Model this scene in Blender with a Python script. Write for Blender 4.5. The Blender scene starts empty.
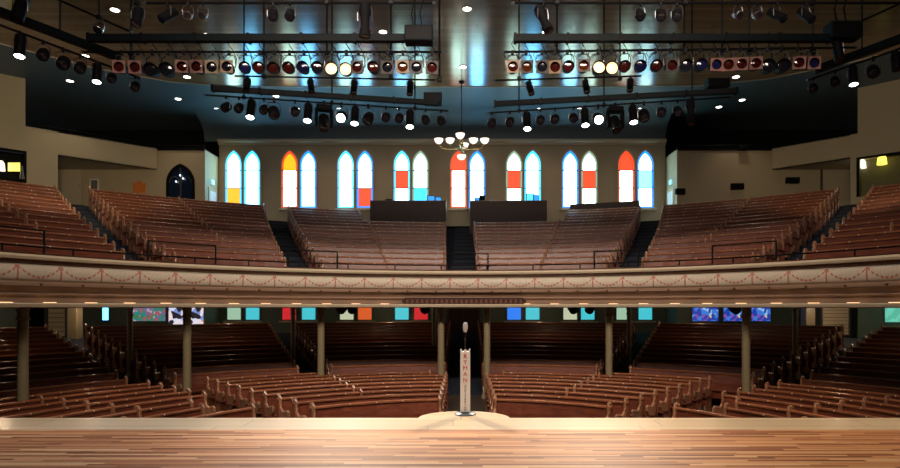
import bpy, math, random
from mathutils import Vector, Matrix
random.seed(7)
SC = bpy.context.scene
COL = SC.collection
PI = math.pi
def R(d): return d*PI/180.0
EYE = 2.9          # camera height above the hall floor (stage 1.2 m + 1.7 m)
# ------------------------------------------------------------------ camera
cam_d = bpy.data.cameras.new('camera'); cam = bpy.data.objects.new('camera', cam_d); COL.objects.link(cam)
cam.location = (0, 0, EYE); cam.rotation_euler = (R(90), 0, 0)
cam_d.sensor_width = 36; cam_d.lens = 24; cam_d.shift_x = -14/900; cam_d.shift_y = 73/900
cam_d.clip_end = 200
SC.camera = cam
# ------------------------------------------------------------------ world, exposure
w = bpy.data.worlds.new('world'); SC.world = w; w.use_nodes = True
w.node_tree.nodes['Background'].inputs[0].default_value = (0.03, 0.035, 0.05, 1)
w.node_tree.nodes['Background'].inputs[1].default_value = 0.3
SC.view_settings.view_transform = 'Standard'; SC.view_settings.look = 'None'
SC.view_settings.exposure = 0.0; SC.view_settings.gamma = 1.0; SC.view_settings.use_curve_mapping = False

def area(name, loc, target, size, sizey, energy, color, spread=180):
    l = bpy.data.lights.new(name, 'AREA'); l.shape = 'RECTANGLE'; l.size = size; l.size_y = sizey
    l.energy = energy; l.color = color; l.spread = R(spread)
    o = bpy.data.objects.new(name, l); COL.objects.link(o); o.location = loc
    o.rotation_euler = (Vector(target)-Vector(loc)).to_track_quat('-Z', 'Y').to_euler(); return o
def spot(name, loc, target, energy, color, angle, blend=0.5, radius=0.08):
    l = bpy.data.lights.new(name, 'SPOT'); l.energy = energy; l.color = color
    l.spot_size = R(angle); l.spot_blend = blend; l.shadow_soft_size = radius
    o = bpy.data.objects.new(name, l); COL.objects.link(o); o.location = loc
    o.rotation_euler = (Vector(target)-Vector(loc)).to_track_quat('-Z', 'Y').to_euler(); return o
WARM = (1.0, 0.74, 0.48); NEUT = (1.0, 0.86, 0.7); COOL = (0.62, 0.78, 1.0)
CEIL = EYE+9.5
# stage wash: lamps over the stage
area('stage_wash_left', (-3.6, 7.6, 8.6), (-3.2, 8.3, 1.2), 2.4, 0.6, 62, (0.58, 0.74, 1.0), 80)  # stage lamp; its cool tint stands in for window reflection on the boards
area('stage_wash_right', (4.4, 7.6, 8.6), (4.0, 8.0, 1.2), 3.0, 0.6, 40, (1.0, 0.84, 0.66), 80)
area('stage_wash_wide_left', (-7.5, 7.0, 8.6), (-7, 7.6, 1.2), 3.0, 0.6, 36, (1.0, 0.8, 0.66), 90)
area('stage_wash_wide_right', (7.5, 7.0, 8.6), (7, 7.6, 1.2), 3.0, 0.6, 50, (1.0, 0.78, 0.56), 90)
# unseen area light added for stage spill on front pews and gallery front
area('hall_spill_fill', (0, 6.2, 11.3), (0, 16.5, 2.5), 12, 1.0, 720, (1.0, 0.82, 0.68), 100)

# ------------------------------------------------------------------ node helpers
def new_mat(name):
    m = bpy.data.materials.new(name); m.use_nodes = True
    nt = m.node_tree; b = nt.nodes['Principled BSDF']; return m, nt, b
def simple(name, col, rough=0.6, metal=0.0, coat=0.0, noise=0.0, nscale=6.0, bump=0.0):
    m, nt, b = new_mat(name)
    b.inputs['Roughness'].default_value = rough; b.inputs['Metallic'].default_value = metal
    b.inputs['Coat Weight'].default_value = coat
    tc = nt.nodes.new('ShaderNodeTexCoord'); n = nt.nodes.new('ShaderNodeTexNoise')
    n.inputs['Scale'].default_value = nscale; n.inputs['Detail'].default_value = 4
    nt.links.new(tc.outputs['Object'], n.inputs['Vector'])
    mx = nt.nodes.new('ShaderNodeMix'); mx.data_type = 'RGBA'
    f = noise
    mx.inputs[6].default_value = tuple(c*(1-f) for c in col)+(1,)
    mx.inputs[7].default_value = tuple(min(1, c*(1+f)) for c in col)+(1,)
    nt.links.new(n.outputs['Fac'], mx.inputs[0]); nt.links.new(mx.outputs[2], b.inputs['Base Color'])
    if bump:
        bp = nt.nodes.new('ShaderNodeBump'); bp.inputs['Strength'].default_value = bump; bp.inputs['Distance'].default_value = 0.01
        nt.links.new(n.outputs['Fac'], bp.inputs['Height']); nt.links.new(bp.outputs[0], b.inputs['Normal'])
    return m
def emis(name, col, strength, base=(0.5, 0.5, 0.5)):
    m, nt, b = new_mat(name); b.inputs['Base Color'].default_value = base+(1,)
    b.inputs['Emission Color'].default_value = col+(1,); b.inputs['Emission Strength'].default_value = strength; return m
def math_n(nt, op, a, b=None, c=None):
    n = nt.nodes.new('ShaderNodeMath'); n.operation = op
    for i, v in enumerate((a, b, c)):
        if v is None: continue
        if isinstance(v, (int, float)): n.inputs[i].default_value = v
        else: nt.links.new(v, n.inputs[i])
    return n.outputs[0]
def ramp(nt, fac, stops):
    n = nt.nodes.new('ShaderNodeValToRGB'); cr = n.color_ramp
    while len(cr.elements) < len(stops): cr.elements.new(0.5)
    for e, (p, c) in zip(cr.elements, stops): e.position = p; e.color = tuple(c)+(1,)
    nt.links.new(fac, n.inputs[0]); return n.outputs[0]
def planks(name, stops, width, length, rough, coat=0.0, bump=0.3, grain=0.3, spec=0.5):
    """boards running along x, laid side by side along y; each board its own tone"""
    m, nt, b = new_mat(name)
    tc = nt.nodes.new('ShaderNodeTexCoord'); sp = nt.nodes.new('ShaderNodeSeparateXYZ')
    nt.links.new(tc.outputs['Object'], sp.inputs[0])
    yy = math_n(nt, 'DIVIDE', sp.outputs[1], width); row = math_n(nt, 'FLOOR', yy)
    wr = nt.nodes.new('ShaderNodeTexWhiteNoise'); wr.noise_dimensions = '1D'; nt.links.new(row, wr.inputs['W'])
    xx = math_n(nt, 'ADD', math_n(nt, 'DIVIDE', sp.outputs[0], length), math_n(nt, 'MULTIPLY', wr.outputs['Value'], 7.3))
    cell = math_n(nt, 'FLOOR', xx)
    cb = nt.nodes.new('ShaderNodeCombineXYZ'); nt.links.new(cell, cb.inputs[0]); nt.links.new(row, cb.inputs[1])
    wn = nt.nodes.new('ShaderNodeTexWhiteNoise'); wn.noise_dimensions = '2D'; nt.links.new(cb.outputs[0], wn.inputs['Vector'])
    mp = nt.nodes.new('ShaderNodeMapping'); mp.inputs['Scale'].default_value = (1.2, 30, 1)
    nt.links.new(tc.outputs['Object'], mp.inputs['Vector'])
    ns = nt.nodes.new('ShaderNodeTexNoise'); ns.inputs['Scale'].default_value = 3; ns.inputs['Detail'].default_value = 5
    nt.links.new(mp.outputs[0], ns.inputs['Vector'])
    v = math_n(nt, 'ADD', math_n(nt, 'MULTIPLY', wn.outputs['Value'], 1-grain), math_n(nt, 'MULTIPLY', ns.outputs['Fac'], grain))
    col = ramp(nt, v, stops)
    fy = math_n(nt, 'FRACT', yy); seam = math_n(nt, 'LESS_THAN', fy, 0.05)
    fx = math_n(nt, 'FRACT', xx); seam2 = math_n(nt, 'LESS_THAN', fx, 0.006)
    sm = math_n(nt, 'MAXIMUM', seam, seam2)
    mx = nt.nodes.new('ShaderNodeMix'); mx.data_type = 'RGBA'; mx.blend_type = 'MULTIPLY'
    nt.links.new(math_n(nt, 'MULTIPLY', sm, 0.5), mx.inputs[0]); nt.links.new(col, mx.inputs[6])
    mx.inputs[7].default_value = (0.25, 0.16, 0.1, 1)
    nt.links.new(mx.outputs[2], b.inputs['Base Color'])
    b.inputs['Roughness'].default_value = rough; b.inputs['Coat Weight'].default_value = coat; b.inputs['Coat Roughness'].default_value = 0.15
    b.inputs['Specular IOR Level'].default_value = spec
    bp = nt.nodes.new('ShaderNodeBump'); bp.inputs['Strength'].default_value = bump; bp.inputs['Distance'].default_value = 0.004
    h = math_n(nt, 'SUBTRACT', math_n(nt, 'MULTIPLY', ns.outputs['Fac'], 0.4), sm)
    h = math_n(nt, 'ADD', h, math_n(nt, 'MULTIPLY', wn.outputs['Value'], 0.5))
    nt.links.new(h, bp.inputs['Height']); nt.links.new(bp.outputs[0], b.inputs['Normal'])
    return m
def wood(name, c1, c2, rough=0.3, coat=0.3, scale=(1.5, 14, 14)):
    m, nt, b = new_mat(name)
    tc = nt.nodes.new('ShaderNodeTexCoord'); mp = nt.nodes.new('ShaderNodeMapping'); mp.inputs['Scale'].default_value = scale
    oi = nt.nodes.new('ShaderNodeObjectInfo')
    ad = nt.nodes.new('ShaderNodeVectorMath'); ad.operation = 'ADD'
    nt.links.new(tc.outputs['Object'], ad.inputs[0])
    cb = nt.nodes.new('ShaderNodeCombineXYZ'); nt.links.new(math_n(nt, 'MULTIPLY', oi.outputs['Random'], 9), cb.inputs[0]); nt.links.new(cb.outputs[0], ad.inputs[1])
    nt.links.new(ad.outputs[0], mp.inputs['Vector'])
    n = nt.nodes.new('ShaderNodeTexNoise'); n.inputs['Scale'].default_value = 2.0; n.inputs['Detail'].default_value = 6; n.inputs['Distortion'].default_value = 0.6
    nt.links.new(mp.outputs[0], n.inputs['Vector'])
    col = ramp(nt, n.outputs['Fac'], [(0.3, c1), (0.7, c2)])
    hv = nt.nodes.new('ShaderNodeHueSaturation'); nt.links.new(col, hv.inputs['Color'])
    nt.links.new(math_n(nt, 'ADD', math_n(nt, 'MULTIPLY', oi.outputs['Random'], 0.35), 0.82), hv.inputs['Value'])
    nt.links.new(hv.outputs[0], b.inputs['Base Color'])
    b.inputs['Roughness'].default_value = rough; b.inputs['Coat Weight'].default_value = coat; b.inputs['Coat Roughness'].default_value = 0.2
    bp = nt.nodes.new('ShaderNodeBump'); bp.inputs['Strength'].default_value = 0.08; bp.inputs['Distance'].default_value = 0.003
    nt.links.new(n.outputs['Fac'], bp.inputs['Height']); nt.links.new(bp.outputs[0], b.inputs['Normal'])
    return m

M = {}
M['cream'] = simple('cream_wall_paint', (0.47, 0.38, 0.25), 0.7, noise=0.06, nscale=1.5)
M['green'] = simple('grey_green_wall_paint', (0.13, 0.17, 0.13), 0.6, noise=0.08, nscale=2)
M['cove'] = simple('pinkish_tan_cove_paint', (0.26, 0.165, 0.11), 0.5, noise=0.05)
M['trim'] = simple('cream_trim_paint', (0.56, 0.47, 0.33), 0.5, noise=0.04)
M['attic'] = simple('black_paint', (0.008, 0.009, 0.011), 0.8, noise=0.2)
M['blueceil'] = simple('grey_ceiling_paint', (0.10, 0.14, 0.165), 0.5, noise=0.05, nscale=1)
M['carpet'] = simple('navy_carpet', (0.007, 0.013, 0.028), 0.9, noise=0.35, nscale=40, bump=0.4)
M['nosing'] = simple('blue_grey_step_nosing', (0.010, 0.018, 0.034), 0.7, noise=0.1)
M['hallfloor'] = simple('dark_hall_floor', (0.06, 0.045, 0.035), 0.45, noise=0.25, nscale=5)
M['column'] = simple('olive_cream_column_paint', (0.25, 0.205, 0.115), 0.4, noise=0.06)
M['black'] = simple('black_metal', (0.006, 0.006, 0.007), 0.45, metal=0.1, noise=0.1)
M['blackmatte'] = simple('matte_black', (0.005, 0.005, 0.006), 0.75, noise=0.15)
M['bar'] = simple('dark_teal_bar_paint', (0.004, 0.008, 0.010), 0.5, noise=0.1)
M['alu'] = simple('polished_aluminium', (0.62, 0.63, 0.66), 0.25, metal=1.0, noise=0.05)
M['brass'] = simple('brass', (0.55, 0.38, 0.14), 0.3, metal=0.9, noise=0.1)
M['plate'] = simple('ivory_number_plate', (0.75, 0.66, 0.52), 0.35, noise=0.05)
M['pew'] = wood('pew_oak', (0.085, 0.018, 0.008), (0.215, 0.052, 0.020), 0.42, 0.15)
M['pew_rail'] = wood('pew_rail_oak', (0.20, 0.065, 0.026), (0.36, 0.130, 0.055), 0.32, 0.25)
M['pew_end_lit'] = wood('pew_end_lit_oak', (0.26, 0.11, 0.055), (0.50, 0.26, 0.14), 0.3, 0.4, (10, 10, 2))  # paler than the pew oak: front light on the ends put into the colour
M['deskwood'] = wood('booth_wood', (0.026, 0.009, 0.007), (0.048, 0.018, 0.013), 0.55, 0.0, (10, 10, 1.5))
M['darkwood'] = wood('parapet_wood', (0.05, 0.02, 0.010), (0.11, 0.045, 0.022), 0.35, 0.2)
M['stage'] = planks('stage_boards', [(0.12, (0.13, 0.035, 0.012)), (0.32, (0.34, 0.13, 0.048)), (0.6, (0.52, 0.235, 0.095)), (0.9, (0.66, 0.40, 0.20))], 0.057, 1.3, 0.55, 0.0, spec=0.3)
M['edge'] = planks('pale_stage_edge_boards', [(0.0, (0.55, 0.40, 0.23)), (1.0, (0.74, 0.58, 0.38))], 0.45, 3.0, 0.35, 0.15, grain=0.6)
M['ceil'] = planks('ceiling_boards', [(0.0, (0.24, 0.125, 0.06)), (0.5, (0.29, 0.155, 0.078)), (1.0, (0.34, 0.19, 0.10))], 0.16, 4.0, 0.15, 0.0, bump=0.6, grain=0.3, spec=0.9)
M['bulb'] = emis('warm_ledge_bulb', (1.0, 0.55, 0.25), 2.6)
M['down'] = emis('downlight_glow', (1.0, 0.93, 0.85), 9.0)
M['opal'] = emis('opal_glass_shade', (1.0, 0.88, 0.7), 1.5, (0.9, 0.85, 0.75))
M['lampon'] = emis('lit_warm_lens', (1.0, 0.62, 0.27), 1.9)
M['lampwhite'] = emis('lit_white_lens', (1.0, 0.97, 0.92), 14.0)
for k_ in ('black', 'blackmatte', 'bar', 'attic'): M[k_].node_tree.nodes['Principled BSDF'].inputs['Specular IOR Level'].default_value = 0.12
M['white'] = simple('white_lacquer', (0.78, 0.77, 0.74), 0.4, noise=0.02)
M['redink'] = simple('red_lettering', (0.5, 0.03, 0.02), 0.5)
M['greyink'] = simple('grey_lettering', (0.12, 0.12, 0.12), 0.5)
M['yoke'] = simple('grey_steel_yoke', (0.18, 0.18, 0.2), 0.35, metal=0.8, noise=0.1)
M['pinkframe'] = simple('pink_tinted_frame', (0.30, 0.14, 0.115), 0.5, noise=0.05)
M['tanframe'] = simple('tan_frame', (0.32, 0.22, 0.13), 0.5, noise=0.05)
M['greyframe'] = simple('grey_frame', (0.07, 0.055, 0.05), 0.5, noise=0.05)
for k, c in dict(lensred=(0.055, 0.008, 0.007), lensblue=(0.010, 0.012, 0.06), lensamber=(0.09, 0.022, 0.006), lensdark=(0.012, 0.012, 0.02)).items():
    M[k] = simple(k, c, 0.12, noise=0.3, nscale=20, coat=0.8)
M['poster'] = simple('orange_poster', (0.75, 0.2, 0.04), 0.6, noise=0.45, nscale=14)
M['paper'] = simple('white_notice_paper', (0.6, 0.6, 0.55), 0.6, noise=0.15, nscale=30)
M['screenblue'] = emis('blue_screen_glow', (0.05, 0.35, 1.0), 1.2, (0.02, 0.05, 0.1))
M['screencyan'] = emis('cyan_screen_glow', (0.1, 0.65, 1.0), 1.6, (0.02, 0.05, 0.1))
M['yellowlamp'] = emis('yellow_lit_shade', (0.95, 0.8, 0.1), 1.6)
M['exitglow'] = emis('lit_cyan_sign', (0.25, 0.8, 1.0), 1.0)
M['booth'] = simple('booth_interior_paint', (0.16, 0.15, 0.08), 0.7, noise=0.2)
# stained glass tints: (centre colour, strength, border colour)
GL = {'W': ((0.62, 1.0, 0.85), 8.0), 'P': ((0.17, 0.6, 1.0), 14.0), 'B': ((0.10, 0.55, 1.0), 5.0), 'C': ((0.02, 0.5, 1.0), 3.0),
      'R': ((1.0, 0.07, 0.012), 1.15), 'Y': ((1.0, 0.42, 0.0), 1.5), 'D': ((0.0, 0.16, 0.9), 3.0), 'G': ((0.45, 0.72, 0.5), 0.7),
      'T': ((0.06, 0.62, 0.72), 0.85), 'S': ((0.6, 0.01, 0.02), 0.9), 'U': ((0.015, 0.2, 0.9), 1.0), 'O': ((0.8, 0.12, 0.02), 0.8), 'E': ((0.55, 0.6, 0.4), 0.9)}
for k, (c, s) in GL.items(): M['glass'+k] = emis('stained_glass_'+k, c, s, (0.2, 0.2, 0.2))
def mosaic(name, stops, scale, strength):
    m, nt, b = new_mat(name); tc = nt.nodes.new('ShaderNodeTexCoord')
    v = nt.nodes.new('ShaderNodeTexVoronoi'); v.inputs['Scale'].default_value = scale; nt.links.new(tc.outputs['Object'], v.inputs['Vector'])
    sp = nt.nodes.new('ShaderNodeSeparateColor'); nt.links.new(v.outputs['Color'], sp.inputs[0])
    c = ramp(nt, sp.outputs[0], stops); nt.nodes[-1].color_ramp.interpolation = 'CONSTANT'
    nt.links.new(c, b.inputs['Emission Color']); b.inputs['Emission Strength'].default_value = strength; b.inputs['Base Color'].default_value = (0.1, 0.1, 0.1, 1)
    return m
M['mosaic1'] = mosaic('many_coloured_glass', [(0, (0.05, 0.35, 0.3)), (0.25, (0.6, 0.15, 0.2)), (0.45, (0.3, 0.2, 0.5)), (0.6, (0.08, 0.3, 0.12)), (0.8, (0.8, 0.6, 0.65))], 7, 0.55)
M['mosaic2'] = mosaic('blue_mosaic_glass', [(0, (0.02, 0.06, 0.5)), (0.3, (0.05, 0.25, 0.9)), (0.55, (0.3, 0.1, 0.5)), (0.75, (0.4, 0.7, 1.0)), (0.92, (0.9, 0.75, 0.3))], 6, 0.7)
M['mosaic3'] = mosaic('showroom_view_glass', [(0, (0.9, 0.75, 0.8)), (0.3, (0.01, 0.01, 0.02)), (0.55, (0.7, 0.75, 0.95)), (0.75, (0.2, 0.3, 0.7)), (0.9, (0.8, 0.3, 0.1))], 5, 0.9)
M['greenglass'] = mosaic('sea_green_glass', [(0, (0.12, 0.6, 0.42)), (0.4, (0.18, 0.75, 0.55)), (0.8, (0.05, 0.35, 0.25))], 3, 0.75)
# frieze with swags, driven by the surface's own uv
def frieze_mat():
    m, nt, b = new_mat('frieze_with_garlands')
    uv = nt.nodes.new('ShaderNodeUVMap'); uv.uv_map = 'UVMap'; sp = nt.nodes.new('ShaderNodeSeparateXYZ'); nt.links.new(uv.outputs[0], sp.inputs[0])
    u, v = sp.outputs[0], sp.outputs[1]
    p = math_n(nt, 'SUBTRACT', math_n(nt, 'FRACT', u), 0.5)
    p2 = math_n(nt, 'MULTIPLY', math_n(nt, 'MULTIPLY', p, p), 4)         # 0 mid, 1 at the hooks
    curve = math_n(nt, 'ADD', 0.30, math_n(nt, 'MULTIPLY', p2, 0.50))
    d = math_n(nt, 'ABSOLUTE', math_n(nt, 'SUBTRACT', v, curve))
    dash = math_n(nt, 'GREATER_THAN', math_n(nt, 'SINE', math_n(nt, 'MULTIPLY', u, 2*PI*9)), -0.45)
    wv = math_n(nt, 'MULTIPLY', math_n(nt, 'LESS_THAN', d, 0.05), dash)
    ap = math_n(nt, 'ABSOLUTE', p)
    tas = math_n(nt, 'MULTIPLY', math_n(nt, 'GREATER_THAN', ap, 0.478), math_n(nt, 'MULTIPLY', math_n(nt, 'GREATER_THAN', v, 0.15), math_n(nt, 'LESS_THAN', v, 0.88)))
    bow = math_n(nt, 'MULTIPLY', math_n(nt, 'GREATER_THAN', ap, 0.45), math_n(nt, 'MULTIPLY', math_n(nt, 'GREATER_THAN', v, 0.70), math_n(nt, 'LESS_THAN', v, 0.86)))
    red = math_n(nt, 'MAXIMUM', wv, math_n(nt, 'MAXIMUM', tas, bow))
    n = nt.nodes.new('ShaderNodeTexNoise'); n.inputs['Scale'].default_value = 40; tc = nt.nodes.new('ShaderNodeTexCoord'); nt.links.new(tc.outputs['Object'], n.inputs['Vector'])
    spk = math_n(nt, 'MULTIPLY', math_n(nt, 'GREATER_THAN', n.outputs['Fac'], 0.56), math_n(nt, 'MULTIPLY', math_n(nt, 'GREATER_THAN', v, curve), 0.28))
    topb = math_n(nt, 'MULTIPLY', math_n(nt, 'GREATER_THAN', v, 0.86), 0.5)
    a = nt.nodes.new('ShaderNodeMix'); a.data_type = 'RGBA'; nt.links.new(math_n(nt, 'MAXIMUM', spk, topb), a.inputs[0])
    a.inputs[6].default_value = (0.60, 0.52, 0.41, 1); a.inputs[7].default_value = (0.17, 0.16, 0.10, 1)
    c = nt.nodes.new('ShaderNodeMix'); c.data_type = 'RGBA'; nt.links.new(math_n(nt, 'MULTIPLY', red, 0.85), c.inputs[0])
    nt.links.new(a.outputs[2], c.inputs[6]); c.inputs[7].default_value = (0.42, 0.10, 0.07, 1)
    nt.links.new(c.outputs[2], b.inputs['Base Color']); b.inputs['Roughness'].default_value = 0.5
    return m
M['frieze'] = frieze_mat()

# ------------------------------------------------------------------ mesh helpers
class MB:
    def __init__(s): s.v = []; s.f = []; s.sm = False
    def add(s, vs, fs, mat=None):
        o = len(s.v)
        s.v += [tuple(mat @ Vector(p)) if mat else tuple(p) for p in vs]
        s.f += [tuple(i+o for i in f) for f in fs]; return s
    def box(s, x0, x1, y0, y1, z0, z1, mat=None):
        return s.add([(x0,y0,z0),(x1,y0,z0),(x1,y1,z0),(x0,y1,z0),(x0,y0,z1),(x1,y0,z1),(x1,y1,z1),(x0,y1,z1)],
                     [(0,3,2,1),(4,5,6,7),(0,1,5,4),(1,2,6,5),(2,3,7,6),(3,0,4,7)], mat)
    def bevbox(s, x0, x1, y0, y1, z0, z1, b=0.02, mat=None):
        vs = []; 
        def ring(z, i): return [(x0+i,y0,z),(x1-i,y0,z),(x1,y0+i,z),(x1,y1-i,z),(x1-i,y1,z),(x0+i,y1,z),(x0,y1-i,z),(x0,y0+i,z)]
        def inner(z): return [(x0+b,y0+b*.6,z),(x1-b,y0+b*.6,z),(x1-b*.6,y0+b,z),(x1-b*.6,y1-b,z),(x1-b,y1-b*.6,z),(x0+b,y1-b*.6,z),(x0+b*.6,y1-b,z),(x0+b*.6,y0+b,z)]
        vs = inner(z0)+ring(z0+b, b)+ring(z1-b, b)+inner(z1)
        fs = [tuple(range(7, -1, -1)), tuple(range(24, 32))]
        for k in range(3):
            for i in range(8): j = (i+1) % 8; fs.append((k*8+i, k*8+j, k*8+8+j, k*8+8+i))
        return s.add(vs, fs, mat)
    def lathe(s, prof, n=16, mat=None, caps=True):
        """prof: list of (radius, height) about z"""
        vs = []; fs = []
        for r, z in prof:
            for i in range(n): a = 2*PI*i/n; vs.append((r*math.cos(a), r*math.sin(a), z))
        for k in range(len(prof)-1):
            for i in range(n): j = (i+1) % n; fs.append((k*n+i, k*n+j, k*n+n+j, k*n+n+i))
        if caps: fs.append(tuple(range(n-1, -1, -1))); fs.append(tuple((len(prof)-1)*n+i for i in range(n)))
        return s.add(vs, fs, mat)
    def tube(s, pts, r, n=8):
        pts = [Vector(p) for p in pts]; vs = []; fs = []
        for k, p in enumerate(pts):
            d = (pts[min(k+1, len(pts)-1)]-pts[max(k-1, 0)]).normalized()
            up = Vector((0, 0, 1)) if abs(d.z) < 0.95 else Vector((1, 0, 0))
            a = d.cross(up).normalized(); b = d.cross(a).normalized()
            for i in range(n):
                t = 2*PI*i/n; q = p+a*r*math.cos(t)+b*r*math.sin(t); vs.append(tuple(q))
        for k in range(len(pts)-1):
            for i in range(n): j = (i+1) % n; fs.append((k*n+i, k*n+n+i, k*n+n+j, k*n+j))
        fs.append(tuple(range(n))); fs.append(tuple((len(pts)-1)*n+i for i in range(n-1, -1, -1)))
        return s.add(vs, fs)
    def prism(s, poly, z0, z1, mat=None):
        """poly in xy, extruded over z"""
        n = len(poly)
        vs = [(x, y, z0) for x, y in poly]+[(x, y, z1) for x, y in poly]
        fs = [tuple(range(n-1, -1, -1)), tuple(range(n, 2*n))]+[(i, (i+1) % n, n+(i+1) % n, n+i) for i in range(n)]
        return s.add(vs, fs, mat)
    def mesh(s, name, m, smooth=False):
        me = bpy.data.meshes.new(name); me.from_pydata(s.v, [], s.f); me.validate(); me.update()
        import bmesh
        bm = bmesh.new(); bm.from_mesh(me); bmesh.ops.recalc_face_normals(bm, faces=bm.faces); bm.to_mesh(me); bm.free()
        if smooth:
            me.polygons.foreach_set('use_smooth', [True]*len(me.polygons))
            try: me.set_sharp_from_angle(angle=R(38))
            except Exception: pass
        me.materials.append(m); return me
def link(name, me, parent=None, loc=(0,0,0), rot=(0,0,0), label=None):
    o = bpy.data.objects.new(name, me); COL.objects.link(o); o.location = loc; o.rotation_euler = rot
    if parent: o.parent = parent
    if label: o['label'] = label
    return o
def obj(name, mb, m, parent=None, smooth=False, loc=(0,0,0), rot=(0,0,0), label=None):
    return link(name, mb.mesh(name, m, smooth), parent, loc, rot, label)
def tag(o, label, cat, group=None, kind=None):
    o['label'] = label; o['category'] = cat
    if group: o['group'] = group
    if kind: o['kind'] = kind
    return o
def empty(name, loc, rz=0.0):
    o = bpy.data.objects.new(name, None); COL.objects.link(o); o.location = loc; o.rotation_euler = (0, 0, rz); o.empty_display_size = 0.2; return o
def struct(name, mb, m, smooth=False, label=None, cat=None):
    o = obj(name, mb, m, None, smooth); o['kind'] = 'structure'
    if label: o['label'] = label
    if cat: o['category'] = cat
    return o
CX, CY = 0.0, 8.5          # the centre every pew row and the gallery front curve around
def pol(r, a, z): return (CX+r*math.sin(a), CY+r*math.cos(a), z)
def arcmesh(mb, prof, a0, a1, n, clampy=None, close=True):
    """sweep a closed (r,z) profile along the arc a0..a1 (radians)"""
    k = len(prof); vs = []
    for i in range(n+1):
        a = a0+(a1-a0)*i/n
        for r, z in prof:
            p = pol(r, a, z)
            if clampy is not None and p[1] > clampy: p = (p[0], clampy, z)
            vs.append(p)
    fs = []
    for i in range(n):
        for j in range(k if close else k-1):
            q = (j+1) % k; fs.append((i*k+j, i*k+q, (i+1)*k+q, (i+1)*k+j))
    if close: fs.append(tuple(range(k))); fs.append(tuple(n*k+j for j in range(k-1, -1, -1)))
    mb.add(vs, fs); return mb
F = 600.0
def at(px, py, Y): return Vector(((px-464)/F*Y, Y, EYE+(307-py)/F*Y))
ORD = ['first','second','third','fourth','fifth','sixth','seventh','eighth','ninth','tenth','eleventh','twelfth','thirteenth','fourteenth','fifteenth','sixteenth',
       'seventeenth','eighteenth','nineteenth','twentieth','twenty-first','twenty-second','twenty-third','twenty-fourth','twenty-fifth']

# ------------------------------------------------------------------ shell
BW = 31.0                       # back wall
L1, R1 = -12.65, 10.4           # inner faces of the two rear rooms beside the back windows
FW = 29.3                       # face of the rear rooms
TOPW = EYE+7.74
struct('floor', MB().box(-24, 24, -6, 33.5, -0.3, 0.0), M['hallfloor'])
cb = MB(); c_pts = []
# boarded ceiling over hall and stage, rounded towards the rear
poly = [(-24, -6), (24, -6), (24, 14)]
edge = [(20.5, 17.2), (18.4, 19.6), (16.6, 21.6), (14.9, 23.4), (12.6, 25.0), (10.0, 25.75), (6, 25.85), (-6, 25.85), (-10.0, 25.8), (-12.4, 25.3), (-14.6, 23.9), (-16.4, 22.0), (-18.2, 19.8), (-20.5, 17.2)]
poly += edge+[(-24, 14)]
struct('ceiling', MB().prism(poly, CEIL, CEIL+0.25), M['ceil'])
mb = MB(); mb.tube([(x, y, CEIL+0.02) for x, y in edge], 0.05, 6); struct('trim_1', mb, M['trim'], True)
struct('ceiling_rear', MB().box(-24, 24, 13, 33.4, CEIL+0.26, CEIL+0.5), M['blueceil'])
# cove between rear ceiling and back wall
pr = [(BW, EYE+8.55)]+[(BW-1.6+1.6*math.cos(t), EYE+8.55+1.2*math.sin(t)) for t in [R(a) for a in range(0, 91, 15)]]+[(BW, CEIL+0.3)]
mb = MB(); k = len(pr)
mb.add([(L1-0.75, y, z) for y, z in pr]+[(R1, y, z) for y, z in pr], [(i, (i+1) % k, k+(i+1) % k, k+i) for i in range(k)]+[tuple(range(k)), tuple(range(2*k-1, k-1, -1))])
struct('ceiling_cove', mb, M['blueceil'], True)
mb = MB(); prf = [(BW, EYE+8.35), (BW-0.10, EYE+8.35), (BW-0.13, EYE+8.45), (BW-0.22, EYE+8.5), (BW-0.25, EYE+8.62), (BW, EYE+8.62)]; k = 6
mb.add([(L1, y, z) for y, z in prf]+[(R1, y, z) for y, z in prf], [(i, (i+1) % k, k+(i+1) % k, k+i) for i in range(k)]+[tuple(range(k)), tuple(range(2*k-1, k-1, -1))])
struct('trim_2', mb, M['trim'])
GF = EYE+0.35                    # underside of the gallery
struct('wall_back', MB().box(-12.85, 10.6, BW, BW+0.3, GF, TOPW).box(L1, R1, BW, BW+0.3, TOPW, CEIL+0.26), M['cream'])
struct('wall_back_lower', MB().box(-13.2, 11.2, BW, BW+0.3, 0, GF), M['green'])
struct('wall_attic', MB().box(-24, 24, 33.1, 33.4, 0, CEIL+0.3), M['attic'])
def seg(mb, p0, p1, z0, z1, th=0.25, side=1):
    p0 = Vector(p0); p1 = Vector(p1); d = (p1-p0).normalized(); n = Vector((-d.y, d.x))*side*th
    return mb.prism([tuple(p0), tuple(p1), tuple(p1+n), tuple(p0+n)], z0, z1)
# rear room, left: side return, face, diagonal head, pillar, outer walls
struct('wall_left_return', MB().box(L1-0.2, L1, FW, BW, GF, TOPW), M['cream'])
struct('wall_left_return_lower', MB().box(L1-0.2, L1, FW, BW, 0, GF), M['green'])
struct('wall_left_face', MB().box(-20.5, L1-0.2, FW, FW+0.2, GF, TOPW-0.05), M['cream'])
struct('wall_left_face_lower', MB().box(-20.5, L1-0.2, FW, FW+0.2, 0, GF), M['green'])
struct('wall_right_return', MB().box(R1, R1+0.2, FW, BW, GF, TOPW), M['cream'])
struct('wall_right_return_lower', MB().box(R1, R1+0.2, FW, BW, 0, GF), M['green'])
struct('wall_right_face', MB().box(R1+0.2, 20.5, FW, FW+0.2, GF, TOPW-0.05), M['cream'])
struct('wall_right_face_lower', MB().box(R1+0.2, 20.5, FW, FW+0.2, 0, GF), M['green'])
HZ = EYE+6.7
LA, LB, LC, LD = (-14.95, 29.2), (-17.9, 26.45), (-18.75, 25.65), (-19.9, 24.6)
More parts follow.
